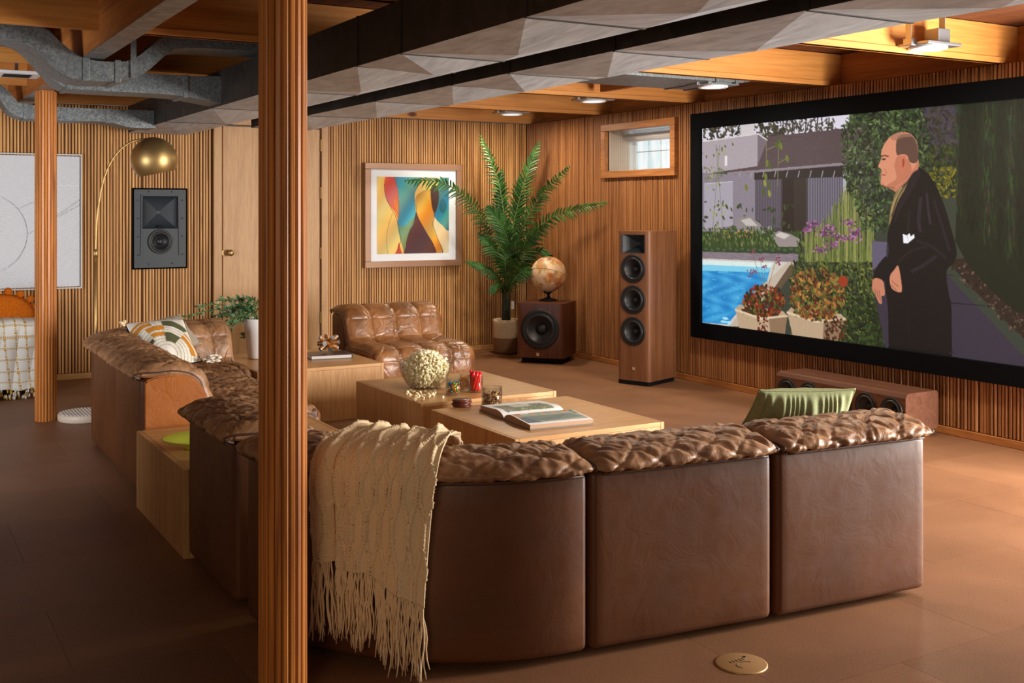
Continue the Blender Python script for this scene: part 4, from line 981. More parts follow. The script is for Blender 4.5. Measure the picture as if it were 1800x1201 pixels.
def pillow4(name, label, TL, TR, BR, BL, th, m, n=44, pinch=.06, paint=None, back=None, gath=0., seed=1, group=None):
    TL, TR, BR, BL = [np.array(p, float) for p in (TL, TR, BR, BL)]; C = (TL+TR+BR+BL)/4
    nrm = np.cross(TR-TL, BL-TL); nrm /= np.linalg.norm(nrm)
    u = np.linspace(0, 1, n); U, W_ = np.meshgrid(u, u, indexing='ij'); rs = np.random.RandomState(seed)
    uu = U-.5; ww = W_-.5; e = 4*pinch
    U2 = .5+uu*(1-e*(.25-ww**2)*np.abs(uu)*2); W2 = .5+ww*(1-e*(.25-uu**2)*np.abs(ww)*2)
    P = (TL*(1-U2[..., None])+TR*U2[..., None])*(1-W2[..., None])+(BL*(1-U2[..., None])+BR*U2[..., None])*W2[..., None]
    a = np.clip(1-np.abs(2*U-1)**2.6, 0, 1)**.62*np.clip(1-np.abs(2*W_-1)**2.6, 0, 1)**.62
    wr_ = 1+.05*np.sin(U*23+seed)*np.sin(W_*9)
    g_ = gath*np.sin(U*95+3*np.sin(U*17))*np.exp(-W_/.35)*np.clip(W_*12, 0, 1)*np.clip(a*3, 0, 1)
    F1 = P-nrm*(a*wr_*th/2+g_)[..., None]; F2 = P+nrm*(a*wr_*th/2)[..., None]
    V = np.vstack([(F1-C).reshape(-1, 3), (F2-C).reshape(-1, 3)]); f = grid_faces(n, n); f2 = [(a_+n*n, d+n*n, c+n*n, b+n*n) for a_, b, c, d in f]
    t = thing(name, label, 'pillow', tuple(C), 0, group)
    o = pyobj('pillow_cover', V[:n*n].tolist(), f, m, t, True); o2 = pyobj('pillow_cover', V[n*n:].tolist(), [tuple(i-n*n for i in q_) for q_ in f2], back or m, t, True)
    for ob in (o, o2):
        if paint:
            at_ = ob.data.color_attributes.new('paint', 'FLOAT_COLOR', 'POINT')
            c = paint(U, W_)/255; c = np.where(c > .04045, ((c+.055)/1.055)**2.4, c/12.92)
            at_.data.foreach_set('color', np.concatenate([c, np.ones(c.shape[:2]+(1,))], -1).reshape(-1).astype(np.float32))
    ring = [tuple(F1[i, 0]-C) for i in range(n)]+[tuple(F1[n-1, j]-C) for j in range(n)]+[tuple(F1[i, n-1]-C) for i in range(n-1, -1, -1)]+[tuple(F1[0, j]-C) for j in range(n-1, -1, -1)]
    R_ = [ring[0]]
    for p in ring[1:]:
        if np.linalg.norm(np.array(p)-np.array(R_[-1])) > .004: R_.append(p)
    obj('seam_piping', tube(BM(), R_, .004, 6), back or m, t, True)
    return t
M['green'] = fabric('sage_velvet', S(164, 170, 128), S(138, 146, 104), .85, 260, .2)
M['cream'] = fabric('cream_wool', S(250, 224, 184), S(232, 200, 156), .95, 300, .6)
M['greyc'] = fabric('grey_linen', S(190, 176, 160), S(164, 150, 134), .95)
M['rust'] = fabric('rust_boucle', S(206, 110, 22), S(150, 70, 8), .95, 170, 1.)
M['cotton'] = vcol('woven_cotton', .95, spec=.1)
M['popc'] = fabric('popcorn', S(255, 250, 226), S(246, 222, 160), .8, 90, .2)
pillow4('green_pillow', 'sage green velvet pillow on the sofa seat in front of the cinema screen', at(1335, 686, 4.42), at(1503, 684, 4.52), at(1478, 790, 4.66), at(1284, 775, 4.60), .15, M['green'], gath=.006, n=90, seed=2)
# patterned pillow with pompom corners
def pat(U, W_):
    a = U*1.0; b = W_
    r = np.hypot(a-.42, b-.86); th = np.degrees(np.arctan2(.86-b, a-.42))
    base = np.zeros(U.shape+(3,))+np.array((232, 226, 212)); k = (r*24).astype(int)
    line = (np.abs((r*17) % 1-.5) > .44) & (r > .16) & (r < .82); base[line] = (120, 112, 84)
    org = (((r > .62) & (r < .70) | (r > .73) & (r < .78)) & (th > 96) & (th < 140)) | (((r > .36) & (r < .44) | (r > .48) & (r < .58)) & (th > 78) & (th < 112)) | (((r > .42) & (r < .5) | (r > .54) & (r < .58)) & (th > -8) & (th < 40))
    grn = ((r > .58) & (r < .74) & (th > 42) & (th < 80)) | ((r > .24) & (r < .42) & (th > 40) & (th < 78)) | ((r > .3) & (r < .36) & (th > 116) & (th < 160))
    base[org] = (204, 134, 48); base[grn] = (92, 94, 66); base[r < .15] = (238, 234, 226); return base
t = pillow4('patterned_pillow', 'cream square pillow with orange and olive arcs and pompom corners', at(219, 569, 7.10), at(322, 561, 7.30), at(355, 636, 7.0), at(255, 660, 6.70), .15, M['cotton'], n=120, paint=pat, back=M['cotton'], seed=4)
for (u, v, d, r) in ((216, 568, 7.08, .016), (361, 634, 6.98, .013)):
    p = at(u, v, d)-t.location; lumps('pompom', [((p.x+R.gauss(0, r*.5), p.y+R.gauss(0, r*.5), p.z+R.gauss(0, r*.5)), r*.62, 0) for _ in range(14)], M['greyc'] if False else M['cream'], t)
p = at(374, 630, 6.98)-t.location
lumps('tassel', [((p.x+R.gauss(0, .022), p.y+R.gauss(0, .018), p.z+R.gauss(0, .008)), (.022, .006, .008), R.uniform(-.5, .5)) for _ in range(60)], mat('tassel_cream', S(228, 216, 198), .95), t)
pillow4('grey_pillow', 'plain grey linen pillow tucked behind the patterned pillow', at(262, 566, 7.58), at(316, 553, 7.72), at(352, 602, 7.5), at(300, 640, 7.3), .13, M['greyc'], seed=5)

# ---- cream cable-knit throw over the curved corner module
def throw():
    fx, W = arc(PI, 1.5*PI, .86, .86, .80); ox, oy = 2.012, 3.842
    P = [(.345, .60), (.31, .655), (.22, .706), (.10, .724), (0, .712), (-.062, .675), (-.082, .61), (-.074, .52), (-.066, .42), (-.06, .345)]
    nu, ns = 210, 300; s, Q, Nn = prof_dense(ns, P); Nn = -Nn; L = s[-1]; a0, a1 = math.radians(32.2), math.radians(59.3)
    tt = np.linspace(0, 1, nu); U, Sx = np.meshgrid(tt, s, indexing='ij')
    fold = .008*np.sin(U*17+1.2)*np.clip((Sx-.3)/.3, 0, 1)+.012*np.sin(U*31+.6)*np.exp(-((Sx-.22)/.12)**2)
    fold = fold-.020*np.exp(-((U-.16)/.025)**2)*np.clip((Sx-.35)/.2, 0, 1)+.012*(U < .15)*np.clip((Sx-.35)/.2, 0, 1)
    wd = (a1-a0)*.93; x = U*wd; p = .052; h = np.zeros_like(U)
    wav = np.abs(((Sx/.115+.15) % 2)-1); wav = np.clip((wav-.12)/.76, 0, 1); wav = wav*wav*(3-2*wav)
    for k in range(-1, int(wd/p)+2):
        for sg in (-1, 1):
            cx = k*p+p*.5+sg*(p*.08+p*.42*wav)+.004*np.sin(Sx*9+k)
            dx = np.abs(x-cx); h += .0062*np.exp(-(dx/.0044)**2)*(1+.45*np.sin(Sx*2*PI/.0105+sg*1.6*np.sign(x-cx)))
    h += .0009*np.sin(Sx*2*PI/.0065)*np.sin(x*2*PI/.006)
    H = fold+h; Y = Q[None, :, 0]+Nn[None, :, 0]*H; Z = Q[None, :, 1]+Nn[None, :, 1]*H
    hem = -.10*np.clip((U-.50)/.5, 0, 1)**.8*np.clip((Sx-.6)/(L-.6), 0, 1)-.02*(U > .16); Z = Z+hem*np.clip((Sx-.6)/(L-.6), 0, 1)
    shrink = 1-.06*np.clip((Sx-.3)/(L-.3), 0, 1); shrink = 1-.17*np.clip((Sx-.25)/(L-.25), 0, 1); A = a0+(a1-a0)*U*shrink+.05*(1-U*0)*np.exp(-((Sx-.02)/.2)**2)*(U-.3)
    X2, Y2 = fx(A/(PI/2)*W, Y)
    t = thing('throw_blanket', 'cream cable-knit throw with long fringe hanging over the curved sofa back', 'blanket', (ox, oy, 0))
    V = np.stack([X2, Y2, Z], -1)
    o = pyobj('knitted_cloth', V.reshape(-1, 3).tolist(), grid_faces(nu, ns), M['cream'], t, True)
    md = o.modifiers.new('thick', 'SOLIDIFY'); md.thickness = .006; md.offset = -1
    bm = BM(); g = random.Random(3)
    for k in range(150):
        i = min(nu-1, int(k/149*(nu-1))); b = Vector(V[i, -1]); ln = g.uniform(.17, .25); out = Vector((b.x, b.y, 0)).normalized(); tg = Vector((-out.y, out.x, 0))
        sx = g.gauss(0, .014); pts = []; ph = g.uniform(0, 6)
        for q_ in range(7):
            f_ = q_/6; pts.append(b+Vector((0, 0, -ln*f_))+tg*(sx*f_+.004*math.sin(f_*9+ph))+out*(.006*f_*math.cos(ph)+.006*math.sin(ph)*f_+.004))
        tube(bm, pts, [.0026]*6+[.0016], 5)
    stuff(obj('fringe', bm, M['cream'], t, True))
throw()

# ---- armchair at far left with checked throw, rust pillow
ac_ = thing('lounge_chair', 'dark lounge chair at the far left mostly hidden under a checked throw', 'chair', (.70, 9.58, 0))
boxo('seat', (-.45, .42, -.22, .36, .10, .42), M['leather'], ac_, bev=.04, seg=4, smooth=True)
boxo('backrest', (-.45, .42, .30, .44, .10, .74), M['leather'], ac_, bev=.05, seg=4, smooth=True)
boxo('armrest', (.30, .44, -.24, .40, .02, .54), M['leather'], ac_, bev=.04, seg=4, smooth=True)
boxo('armrest', (-.45, -.31, -.24, .40, .02, .54), M['leather'], ac_, bev=.04, seg=4, smooth=True)
def checked():
    ns, nu = 150, 110; P = [(.20, .44), (.12, .50), (.02, .575), (-.10, .59), (-.245, .575), (-.285, .50), (-.27, .36), (-.285, .2), (-.32, .10), (-.345, .07)]
    s, Q, Nn = prof_dense(ns, P); x = np.linspace(-.18, .47, nu); U, Sx = np.meshgrid(x, s, indexing='ij')
    h = .022*np.sin(U*30+Sx*5)*np.clip((Sx-.25)/.3, 0, 1)+.012*np.sin(U*14+2)
    X = U-.06*np.clip((Sx-.4)/.5, 0, 1)*(U < -.05); Y = Q[None, :, 0]-np.abs(h)*.8+0*U; Z = Q[None, :, 1]+Nn[None, :, 1]*h*.4
    t = thing('checked_throw', 'white throw with mustard dashed checks and knotted fringe draped on the lounge chair', 'blanket', (.70, 9.58, 0))
    V = np.stack([X, Y, Z], -1); o = pyobj('woven_cloth', V.reshape(-1, 3).tolist(), grid_faces(nu, ns), M['cotton'], t, True)
    gx = np.abs(((U+.02*np.sin(Sx*4))/.075) % 1-.5) > .41; gs = np.abs((Sx/.088) % 1-.5) > .42
    dash = (np.sin(Sx*2*PI/.012) > -.3); dash2 = (np.sin(U*2*PI/.012) > -.3); c = np.zeros(U.shape+(3,))+np.array((226, 224, 216)); c[gx & dash] = (190, 142, 26); c[gs & dash2] = (190, 142, 26)
    c = c/255; c = np.where(c > .04045, ((c+.055)/1.055)**2.4, c/12.92)
    a_ = o.data.color_attributes.new('paint', 'FLOAT_COLOR', 'POINT'); a_.data.foreach_set('color', np.concatenate([c, np.ones(c.shape[:2]+(1,))], -1).reshape(-1).astype(np.float32))
    o.modifiers.new('thick', 'SOLIDIFY').thickness = .008
    g = random.Random(9); its = []; it2 = []
    for k in range(150):
        b = V[g.randrange(nu), -1]; (its if g.random() < .62 else it2).append(((b[0]+g.gauss(0, .012), b[1]+g.gauss(0, .022)-.01, max(.012, b[2]-g.uniform(0, .06))), (.007, .007, .018), g.uniform(0, 3)))
    stuff(lumps('knotted_fringe', its, mat('fringe_white', S(226, 220, 204), .95), t)); stuff(lumps('knotted_fringe', it2, mat('fringe_mustard', S(190, 148, 40), .95), t))
checked()
pc = ony(2, 560, 9.62)
rp = thing('round_pillow', 'rust orange round pillow edged with pompoms on the lounge chair', 'pillow', (pc.x, 9.60, .60))
bm = BM(); lathe(bm, [(0, -.065), (.12, -.06), (.21, -.038), (.25, 0), (.21, .038), (.12, .06), (0, .065)], 48, Matrix.Rotation(PI/2, 4, 'X') @ Matrix.Scale(.72, 4, (0, 1, 0)))
obj('pillow_cover', bm, M['rust'], rp, True)
pm = lumps('pompom', [((0, 0, 0), .032, 0)], M['rust'], None, ICO2)
for k in range(18):
    o = pm if k == 0 else pm.copy()
    if k: COL.objects.link(o)
    a = 2*PI*k/18; o.parent = rp; o.location = (.272*math.cos(a), 0, .72*.272*math.sin(a)+.004)

# ================================================================ ARC LAMP
lp = thing('arc_floor_lamp', 'brass arc floor lamp with round shade and ribbed marble base behind the sofa', 'lamp', (1.305, 8.12, 0))
base = obj('marble_base', lathe(BM(), [(0, 0), (.172, 0), (.178, .008), (.178, .042), (.172, .05), (0, .05)], 64), mat('pale_marble', S(222, 206, 186), .45), lp, True)
for i in range(15):
    y = -.15+i*.0215; hw_ = math.sqrt(max(.165**2-y*y, 0)); o = boxo('base_rib', (y-.006, y+.006, -hw_, hw_, .0495, .055), M['ceramic'], base, bev=.002)
LX = 1.372-1.305
obj('pole', tube(BM(), [(LX, 0, .05), (LX, 0, 1.14)], .010, 12), M['brass'], lp, True)
obj('pole_collar', tube(BM(), [(LX, 0, 1.11), (LX, 0, 1.17)], .0165, 14), M['brass'], lp, True)
A = [Vector((p.x-1.305, 0, p.z)) for p in (ony(168, 447, 8.12), ony(170, 390, 8.12), ony(178, 333, 8.12), ony(189, 297, 8.12), ony(205, 270, 8.12), ony(226, 252, 8.12), ony(248, 245.5, 8.12), ony(266, 244.5, 8.12))]
obj('arc_arm', tube(BM(), [tuple(p) for p in cr(A, 8)], [.0068]*41+[.0085]*16, 10), M['brass'], lp, True)
sp = ony(271, 281, 8.12); tiltM = Matrix.Translation((sp.x-1.305, 0, sp.z)) @ Matrix.Rotation(math.radians(-12), 4, 'Y')
Rr = .160; prof = [(Rr*math.sin(a), Rr*math.cos(a)) for a in np.linspace(0.03, math.radians(128), 26)]
sh = obj('lamp_shade', lathe(BM(), prof, 56, tiltM), M['brassa'], lp, True)
obj('shade_lining', lathe(BM(), [(r*.985, z*.985) for r, z in prof], 56, tiltM), mat('shade_white_lining', S(220, 226, 232), .6), sh, True)
obj('shade_stem', tube(BM(), [A[-1], tiltM @ Vector((0, 0, Rr))], .006, 8), M['brass'], lp, True)
obj('bulb', lathe(BM(), [(0, .03), (.03, .01), (.036, -.02), (.02, -.05), (0, -.056)], 20, tiltM), M['ceramic'], sh, True)

# ================================================================ PALM
M['frond'] = mat('palm_leaf', S(60, 112, 44), .42, spec=.45); t = NT(M['frond']); t.base(t.ramp(t.noise(t.coords((1, 1, 1)), 7, 3), [(.35, S(24, 60, 27)), (.65, S(68, 118, 50))]))
M['rachis'] = mat('palm_stem', S(92, 112, 52), .6); M['trunk'] = wood('palm_trunk', S(40, 44, 30), S(22, 24, 18), 2, .8, 60, 20, .3)
pb = Vector((5.56, 9.72, 0)); pl = thing('potted_palm', 'tall artificial palm in a two-tone woven pot in the room corner', 'plant', tuple(pb))
def frond(pts, n, L, seed, wide=1., sag=.35):
    n = int(n*.72); g = random.Random(seed); P = [Vector(p)-pb for p in cr([tuple(p) for p in pts], 10)]; N = len(P)
    root = obj('frond', tube(BM(), P, [.009*(1-i/N)+.002 for i in range(N)], 6), M['rachis'], pl, True)
    cumul = [0]
    for a, b in zip(P, P[1:]): cumul.append(cumul[-1]+(b-a).length)
    T = cumul[-1]; vs = []; fs = []; view = Vector((-SA, -CA, .1)).normalized()
    st = .22
    for k in range(n):
        f = st+(1-st)*k/(n-1); d = f*T; i = max(j for j in range(N) if cumul[j] <= d+1e-9); i = min(i, N-2)
        p = P[i].lerp(P[i+1], (d-cumul[i])/max(1e-6, cumul[i+1]-cumul[i])); tg = (P[i+1]-P[i]).normalized()
        side = tg.cross(view).normalized(); nn = side.cross(tg).normalized()
        env = math.sin(PI*min(1, (f-st)/(1-st)*.82+.16))**.7
        for s_ in (-1, 1):
            an = g.uniform(.55, .85)*(1.15-f*.45); ll = L*env*g.uniform(.88, 1.12)*wide*1.3
            dr = (tg*math.sin(PI/2-an)+side*s_*math.cos(PI/2-an)*1.15+nn*g.uniform(-.05, .35)).normalized()
            w_ = .0085; b0 = len(vs); pr_ = p
            for q_ in range(4):
                c = p+dr*ll*q_/3+Vector((0, 0, -sag*ll*(q_/3)**2)); ww = w_*(1, 1.25, .9, .08)[q_]
                wd = dr.cross(nn).normalized()*ww
                vs += [tuple(c-wd), tuple(c+nn*ww*.5), tuple(c+wd)]
            for q_ in range(3):
                o = b0+3*q_; fs += [(o, o+1, o+4, o+3), (o+1, o+2, o+5, o+4)]
    pyobj('leaflets', vs, fs, M['frond'], root, False)['kind'] = 'stuff'
D = 11.15
top = [at(893, 500, D), at(892, 470, D)]
FR = [  # pixel guides turned into real points around the trunk, each with its own depth
    ([(893, 490, 11.15), (889, 410, 11.1), (876, 320, 11.05), (845, 240, 11.0)], 46, .125, 1.),
    ([(894, 490, 11.2), (902, 400, 11.3), (922, 320, 11.2), (947, 252, 11.15)], 42, .135, .3),
    ([(896, 490, 11.15), (915, 410, 11.0), (950, 345, 10.85), (1000, 293, 10.5)], 44, .11, .6),
    ([(897, 495, 11.15), (920, 430, 10.9), (975, 380, 10.7), (1065, 356, 10.2)], 48, .10, .5),
    ([(890, 495, 11.15), (862, 420, 10.9), (832, 362, 10.6), (780, 322, 10.3), (714, 318, 10.1)], 52, .115, .7),
    ([(895, 500, 11.1), (897, 450, 10.9), (885, 402, 10.75), (858, 365, 10.7)], 40, .17, .2),
    ([(891, 505, 11.1), (880, 462, 10.9), (862, 432, 10.8), (843, 412, 10.75)], 34, .12, .6),
    ([(889, 515, 11.1), (875, 490, 10.95), (850, 470, 10.85), (820, 460, 10.8)], 34, .07, .7),
    ([(897, 505, 11.15), (915, 460, 10.95), (935, 420, 10.85), (962, 395, 10.6)], 36, .13, .5),
    ([(893, 525, 11.05), (900, 498, 10.85), (918, 478, 10.75), (938, 476, 10.7)], 34, .11, .7),
    ([(892, 495, 11.2), (886, 430, 11.15), (878, 370, 11.1), (882, 300, 11.1)], 40, .12, .5),
    ([(895, 495, 11.25), (906, 430, 11.35), (908, 370, 11.4), (916, 310, 11.3)], 36, .12, .3),
    ([(894, 520, 11.1), (884, 505, 10.9), (874, 500, 10.8), (862, 512, 10.75)], 28, .085, .8),
    ([(896, 505, 11.2), (922, 470, 11.25), (945, 440, 11.05), (968, 452, 11.0)], 34, .10, .8),
    ([(893, 505, 11.1), (888, 470, 10.85), (890, 445, 10.8), (905, 430, 10.7)], 30, .12, .5)]
for i, (P, n, L, sg) in enumerate(FR):
    frond([at(*p) for p in P], n, L, i, sag=sg*.5)
tp = at(893, 480, D)-pb
obj('trunk', tube(BM(), cr([(0, 0, .20), (.0, 0, .5), (tp.x*.6, tp.y*.6, .75), tuple(tp)], 6), [.048-.001*i for i in range(19)], 12), M['trunk'], pl, True)
M['potw'] = fabric('woven_pot_cream', S(214, 190, 160), S(184, 158, 128), .95, 120, .5); M['potb'] = fabric('woven_pot_tan', S(150, 116, 84), S(124, 92, 64), .95, 120, .5)
pt = obj('woven_pot', lathe(BM(), [(0, .005), (.115, .005), (.125, .03), (.13, .16)], 40), M['potb'], pl, True)
obj('pot_upper_band', lathe(BM(), [(.1301, .16), (.132, .30), (.136, .335), (.13, .342), (.122, .33), (.12, .25), (0, .25)], 40), M['potw'], pt, True)
boxo('paper_tag', (.05, .085, -.012, -.010, .44, .52), M['ceramic'], pl)

# ================================================================ GLOBE on the subwoofer
gz = .565; gc = at(964, 482, 10.75); gl = thing('globe', 'antique-toned world globe on a black stand on top of the subwoofer', 'globe', (gc.x, gc.y, gz))
m = mat('globe_map', S(214, 178, 138), .4); t = NT(m); v = t.coords((1, 1, 1))
n1 = t.noise(v, 8.5, 5, .55, .3); vo = t.n('ShaderNodeTexVoronoi'); vo.inputs['Scale'].default_value = 26; t.l(v, vo.inputs['Vector'])
land = t.ramp(vo.outputs['Color'], [(.15, S(196, 112, 52)), (.4, S(214, 170, 104)), (.6, S(170, 142, 104)), (.85, S(206, 132, 90))])
t.base(t.mix(t.ramp(n1, [(.50, (0, 0, 0, 1)), (.52, (1, 1, 1, 1))]), S(224, 190, 152), land)); M['map'] = m
gh = gc.z-gz; Rg = .172
Mt = Matrix.Translation((0, 0, gh)) @ Matrix.Rotation(math.radians(30), 4, 'Z') @ Matrix.Rotation(math.radians(22), 4, 'Y')
bm = BM(); bmesh.ops.create_uvsphere(bm, u_segments=48, v_segments=28, radius=Rg, matrix=Mt); obj('map_sphere', bm, M['map'], gl, True)
rp_ = [Mt @ Vector(((Rg+.014)*math.sin(a), 0, (Rg+.014)*math.cos(a))) for a in np.linspace(-.12, PI+.12, 40)]
obj('meridian_arm', tube(BM(), rp_, .0085, 8), M['black'], gl, True)
obj('equator_ring', tube(BM(), [Mt @ Vector((Rg*1.003*math.cos(a), Rg*1.003*math.sin(a), 0)) for a in np.linspace(0, 2*PI, 60)], .0016, 5), M['potb'], gl, True)
obj('stand', lathe(BM(), [(0, 0), (.085, 0), (.09, .008), (.05, .018), (.02, .03), (.013, .05), (.016, .065), (.012, .08), (.012, gh-Rg-.01), (0, gh-Rg-.01)], 32), M['black'], gl, True)

# ================================================================ VASE AND GREENERY
vp = on(455, 630, TH); vs_ = thing('white_vase', 'tall tapered white ceramic vase with leafy branches on the wide wooden box', 'vase', (vp.x, vp.y, TH))
obj('vase_body', lathe(BM(), [(0, .003), (.072, .003), (.078, .012), (.112, .285), (.114, .29), (.106, .29), (.074, .02), (0, .018)], 48), M['ceramic'], vs_, True)
M['leafd'] = mat('branch_leaf', S(52, 98, 62), .45); t = NT(M['leafd']); t.base(t.ramp(t.noise(t.coords((1, 1, 1)), 20, 3), [(.35, S(30, 70, 42)), (.68, S(110, 150, 96))]))
gr = thing('leafy_branches', 'spray of green leafy branches arching out of the white vase', 'branches', (vp.x, vp.y, TH+.28))
g0 = Vector((vp.x, vp.y, TH+.26)); dv = 7.93; rg = random.Random(5)
tips = [(322, 557), (345, 538), (348, 572), (368, 583), (392, 588), (400, 572), (385, 528), (402, 528), (420, 524), (440, 526), (428, 592), (410, 560), (460, 530), (480, 545), (500, 560), (375, 555), (395, 545), (415, 540), (436, 545), (425, 560), (405, 550)]
leafm = None
for i, (u, v) in enumerate(tips):
    e = at(u, v, dv+rg.uniform(-.22, .2)); mid = g0.lerp(e, .5)+Vector((0, 0, .05+.03*rg.random())); P = [Vector(p)-Vector((vp.x, vp.y, TH+.28)) for p in cr([tuple(g0), tuple(mid), tuple(e)], 8)]
    br = obj('branch', tube(BM(), P, .0028, 5), M['rachis'], gr, True); vsl = []; fsl = []
    for k in range(30):
        f = .30+.70*k/29; j = min(int(f*(len(P)-1)), len(P)-2); p = P[j].lerp(P[j+1], f*(len(P)-1)-j); tg = (P[j+1]-P[j]).normalized()
        d = (tg*.6+Vector((rg.gauss(0, .6), rg.gauss(0, .6), rg.gauss(0, .6)))).normalized(); s_ = d.cross(Vector((rg.gauss(0, 1), rg.gauss(0, 1), rg.gauss(0, 1)))).normalized(); ll = rg.uniform(.03, .05); w_ = ll*.22; b0 = len(vsl)
        vsl += [tuple(p), tuple(p+d*ll*.4+s_*w_), tuple(p+d*ll), tuple(p+d*ll*.4-s_*w_)]; fsl += [(b0, b0+1, b0+2, b0+3)]
    pyobj('leaves', vsl, fsl, M['leafd'], br, False)['kind'] = 'stuff'

# ---- closed book and rod sculpture on the wide box
bk = on(578, 630, TH); bt = thing('closed_book', 'flat dark teal book lying on the wide wooden box under the rod sculpture', 'book', (bk.x+.02, bk.y+.06, TH), math.radians(-38+30))
M['teal'] = mat('book_cover_teal', S(30, 72, 78), .4); M['pages'] = mat('book_pages', S(200, 190, 184), .7)
boxo('cover', (-.15, .15, -.115, .115, .026, .030), mat('book_cover_dark', S(58, 52, 58), .3), bt, bev=.001); boxo('cover', (-.15, .15, -.115, .115, 0, .004), M['teal'], bt, bev=.001); boxo('spine', (.148, .152, -.115, .115, 0, .030), M['teal'], bt, bev=.001)
boxo('page_block', (-.145, .146, -.11, .11, .0042, .0258), M['pages'], bt)
rs_ = thing('rod_sculpture', 'small sculpture of crossed wooden rods on top of the teal book', 'sculpture', (bk.x+.02, bk.y+.06, TH+.030))
M['rod'] = wood('rod_wood', S(176, 116, 54), S(110, 62, 26), 2, .3, 120, 20, .1)
c_ = Vector((0, 0, .075)); L_ = .082
for k, d in enumerate(((1, .2, .62), (-1, -.1, .62), (.15, 1, .62), (.1, -1, .66), (.62, .75, -.05), (.72, -.70, .1))):
    d = Vector(d).normalized(); a_, b2 = c_-d*L_, c_+d*L_
    rd = obj('rod', tube(BM(), [a_, b2], .017, 20), M['rod'], rs_, False)
    for s_, p_ in ((1, b2), (-1, a_)): obj('rod_cap', tube(BM(), [p_-d*.002*s_, p_+d*.0015*s_], .0172, 20), M['steel'], rd)

# ================================================================ ON THE COFFEE TABLES
ZT1 = TH+.0005
bw = on(748, 681, ZT1); bo = thing('glass_bowl', 'large clear glass bowl heaped with popcorn on the coffee table', 'bowl', (bw.x, bw.y, ZT1))
outp = cr([(.0, .0), (.086, 0), (.098, .006), (.134, .055), (.156, .11), (.167, .160)], 5); inn = [(max(r-.0045, 0), z+.004) for r, z in outp[::-1]]
obj('bowl_glass', lathe(BM(), [tuple(p) for p in outp]+[(.165, .163)]+[tuple((r, z)) for r, z in inn], 56), M['glass'], bo, True)
g = random.Random(21); its = []
tries = 0
while len(its) < 5*980 and tries < 20000:
    tries += 1; z = g.uniform(.012, .215); a = g.uniform(0, 2*PI); rm = np.interp(z, [0, .006, .055, .11, .158, .205, .215], [.08, .092, .128, .150, .154, .085, .04])-.017
    r = rm*(g.random()**.22 if z < .15 else g.random()**.5)
    if r < rm*.5 and z < .13: continue
    its += popcorn_items((r*math.cos(a), r*math.sin(a), z+.002), .0118, g.random())
stuff(lumps('popcorn', its, M['popc'], None)).location = (bw.x, bw.y, ZT1); tag(bpy.data.objects[COL.objects[-1].name], 'popcorn heaped inside the large glass bowl', 'popcorn', kind='stuff')
spill = [(716, 692), (722, 688), (728, 690), (721, 696), (733, 694), (738, 691), (742, 696), (731, 699), (748, 690), (746, 697), (752, 694), (757, 691), (761, 695), (765, 692), (763, 688), (729, 703), (744, 702), (717, 690), (778, 699), (736, 698), (755, 698)]
protos = []
for i, (u, v) in enumerate(spill):
    p = on(u, v+2, ZT1)
    if i < 4: o = lumps('popcorn_piece', popcorn_items((0, 0, .010), .0115, i+50), M['popc'], None, ICO2); protos.append(o)
    else: o = protos[i % 4].copy(); COL.objects.link(o)
    o.location = (p.x, p.y, ZT1); o.rotation_euler = (0, 0, i*1.3)
    if (u, v) == (778, 699): tag(o, 'single popcorn piece lying apart, nearest the glass of coloured chocolates', 'popcorn')
    else: tag(o, 'popcorn piece spilled on the coffee table in front of the glass bowl', 'popcorn', 'spilled popcorn pieces on the coffee table')
def tumbler(label, u, v, r, h):
    p = on(u, v, ZT1); t = thing('glass_tumbler', label, 'glass', (p.x, p.y, ZT1), 0, 'tumblers of snacks on the coffee tables')
    obj('glass_wall', lathe(BM(), [(0, 0), (r-.003, 0), (r, .004), (r, h), (r-.0022, h), (r-.0025, .008), (0, .007)], 40), M['glass'], t, True); return p
def fill(p, r, h, n, rad, rs, kinds, group, flat=1., elong=1., seed=1, T=ICO2):
    g = random.Random(seed); pts = []; tries = 0; mind = rad*1.6
    while len(pts) < n and tries < 16000:
        tries += 1; a = g.uniform(0, 2*PI); q_ = (r-rad-.0045)*math.sqrt(g.uniform(.30, 1)); z = .009+rad*.9+g.random()*(h-rad*2)
        c = Vector((q_*math.cos(a), q_*math.sin(a), z))
        if all((c-o_).length > mind for o_ in pts): pts.append(c)
    first = {}
    for c in pts:
        k = g.randrange(len(kinds)); nm, m_, lb = kinds[k]
        if k not in first:
            o = lumps(nm, [((0, 0, 0), (rad*elong, rad, rad*flat), 0)], m_, None, T); first[k] = o
        else: o = first[k].copy(); COL.objects.link(o)
        o.location = (p.x+c.x, p.y+c.y, ZT1+c.z); o.rotation_euler = (g.uniform(-1, 1), g.uniform(-1, 1), g.uniform(0, 6)); tag(o, lb, 'candy' if 'nut' not in nm else 'nut', group)
CM = lambda n_, c: mat(n_, c, .25, **{'Coat Weight': .4})
p = tumbler('clear tumbler of multicoloured candy-coated chocolates beside the popcorn bowl', 797, 694, .045, .098)
fill(p, .045, .070, 120, .0072, 1, [('chocolate_candy', CM('candy_'+n_, c), n_+' candy-coated chocolate in the tumbler beside the popcorn bowl') for n_, c in (('blue', S(20, 120, 200)), ('red', S(214, 44, 30)), ('orange', S(236, 110, 30)), ('green', S(40, 160, 60)), ('yellow', S(240, 200, 40)), ('dark brown', S(70, 36, 24)))], 'coloured chocolates in the tumbler', .8, seed=2)
p = tumbler('clear tumbler of orange and yellow fruit candies behind the coloured chocolates', 818, 686, .043, .098)
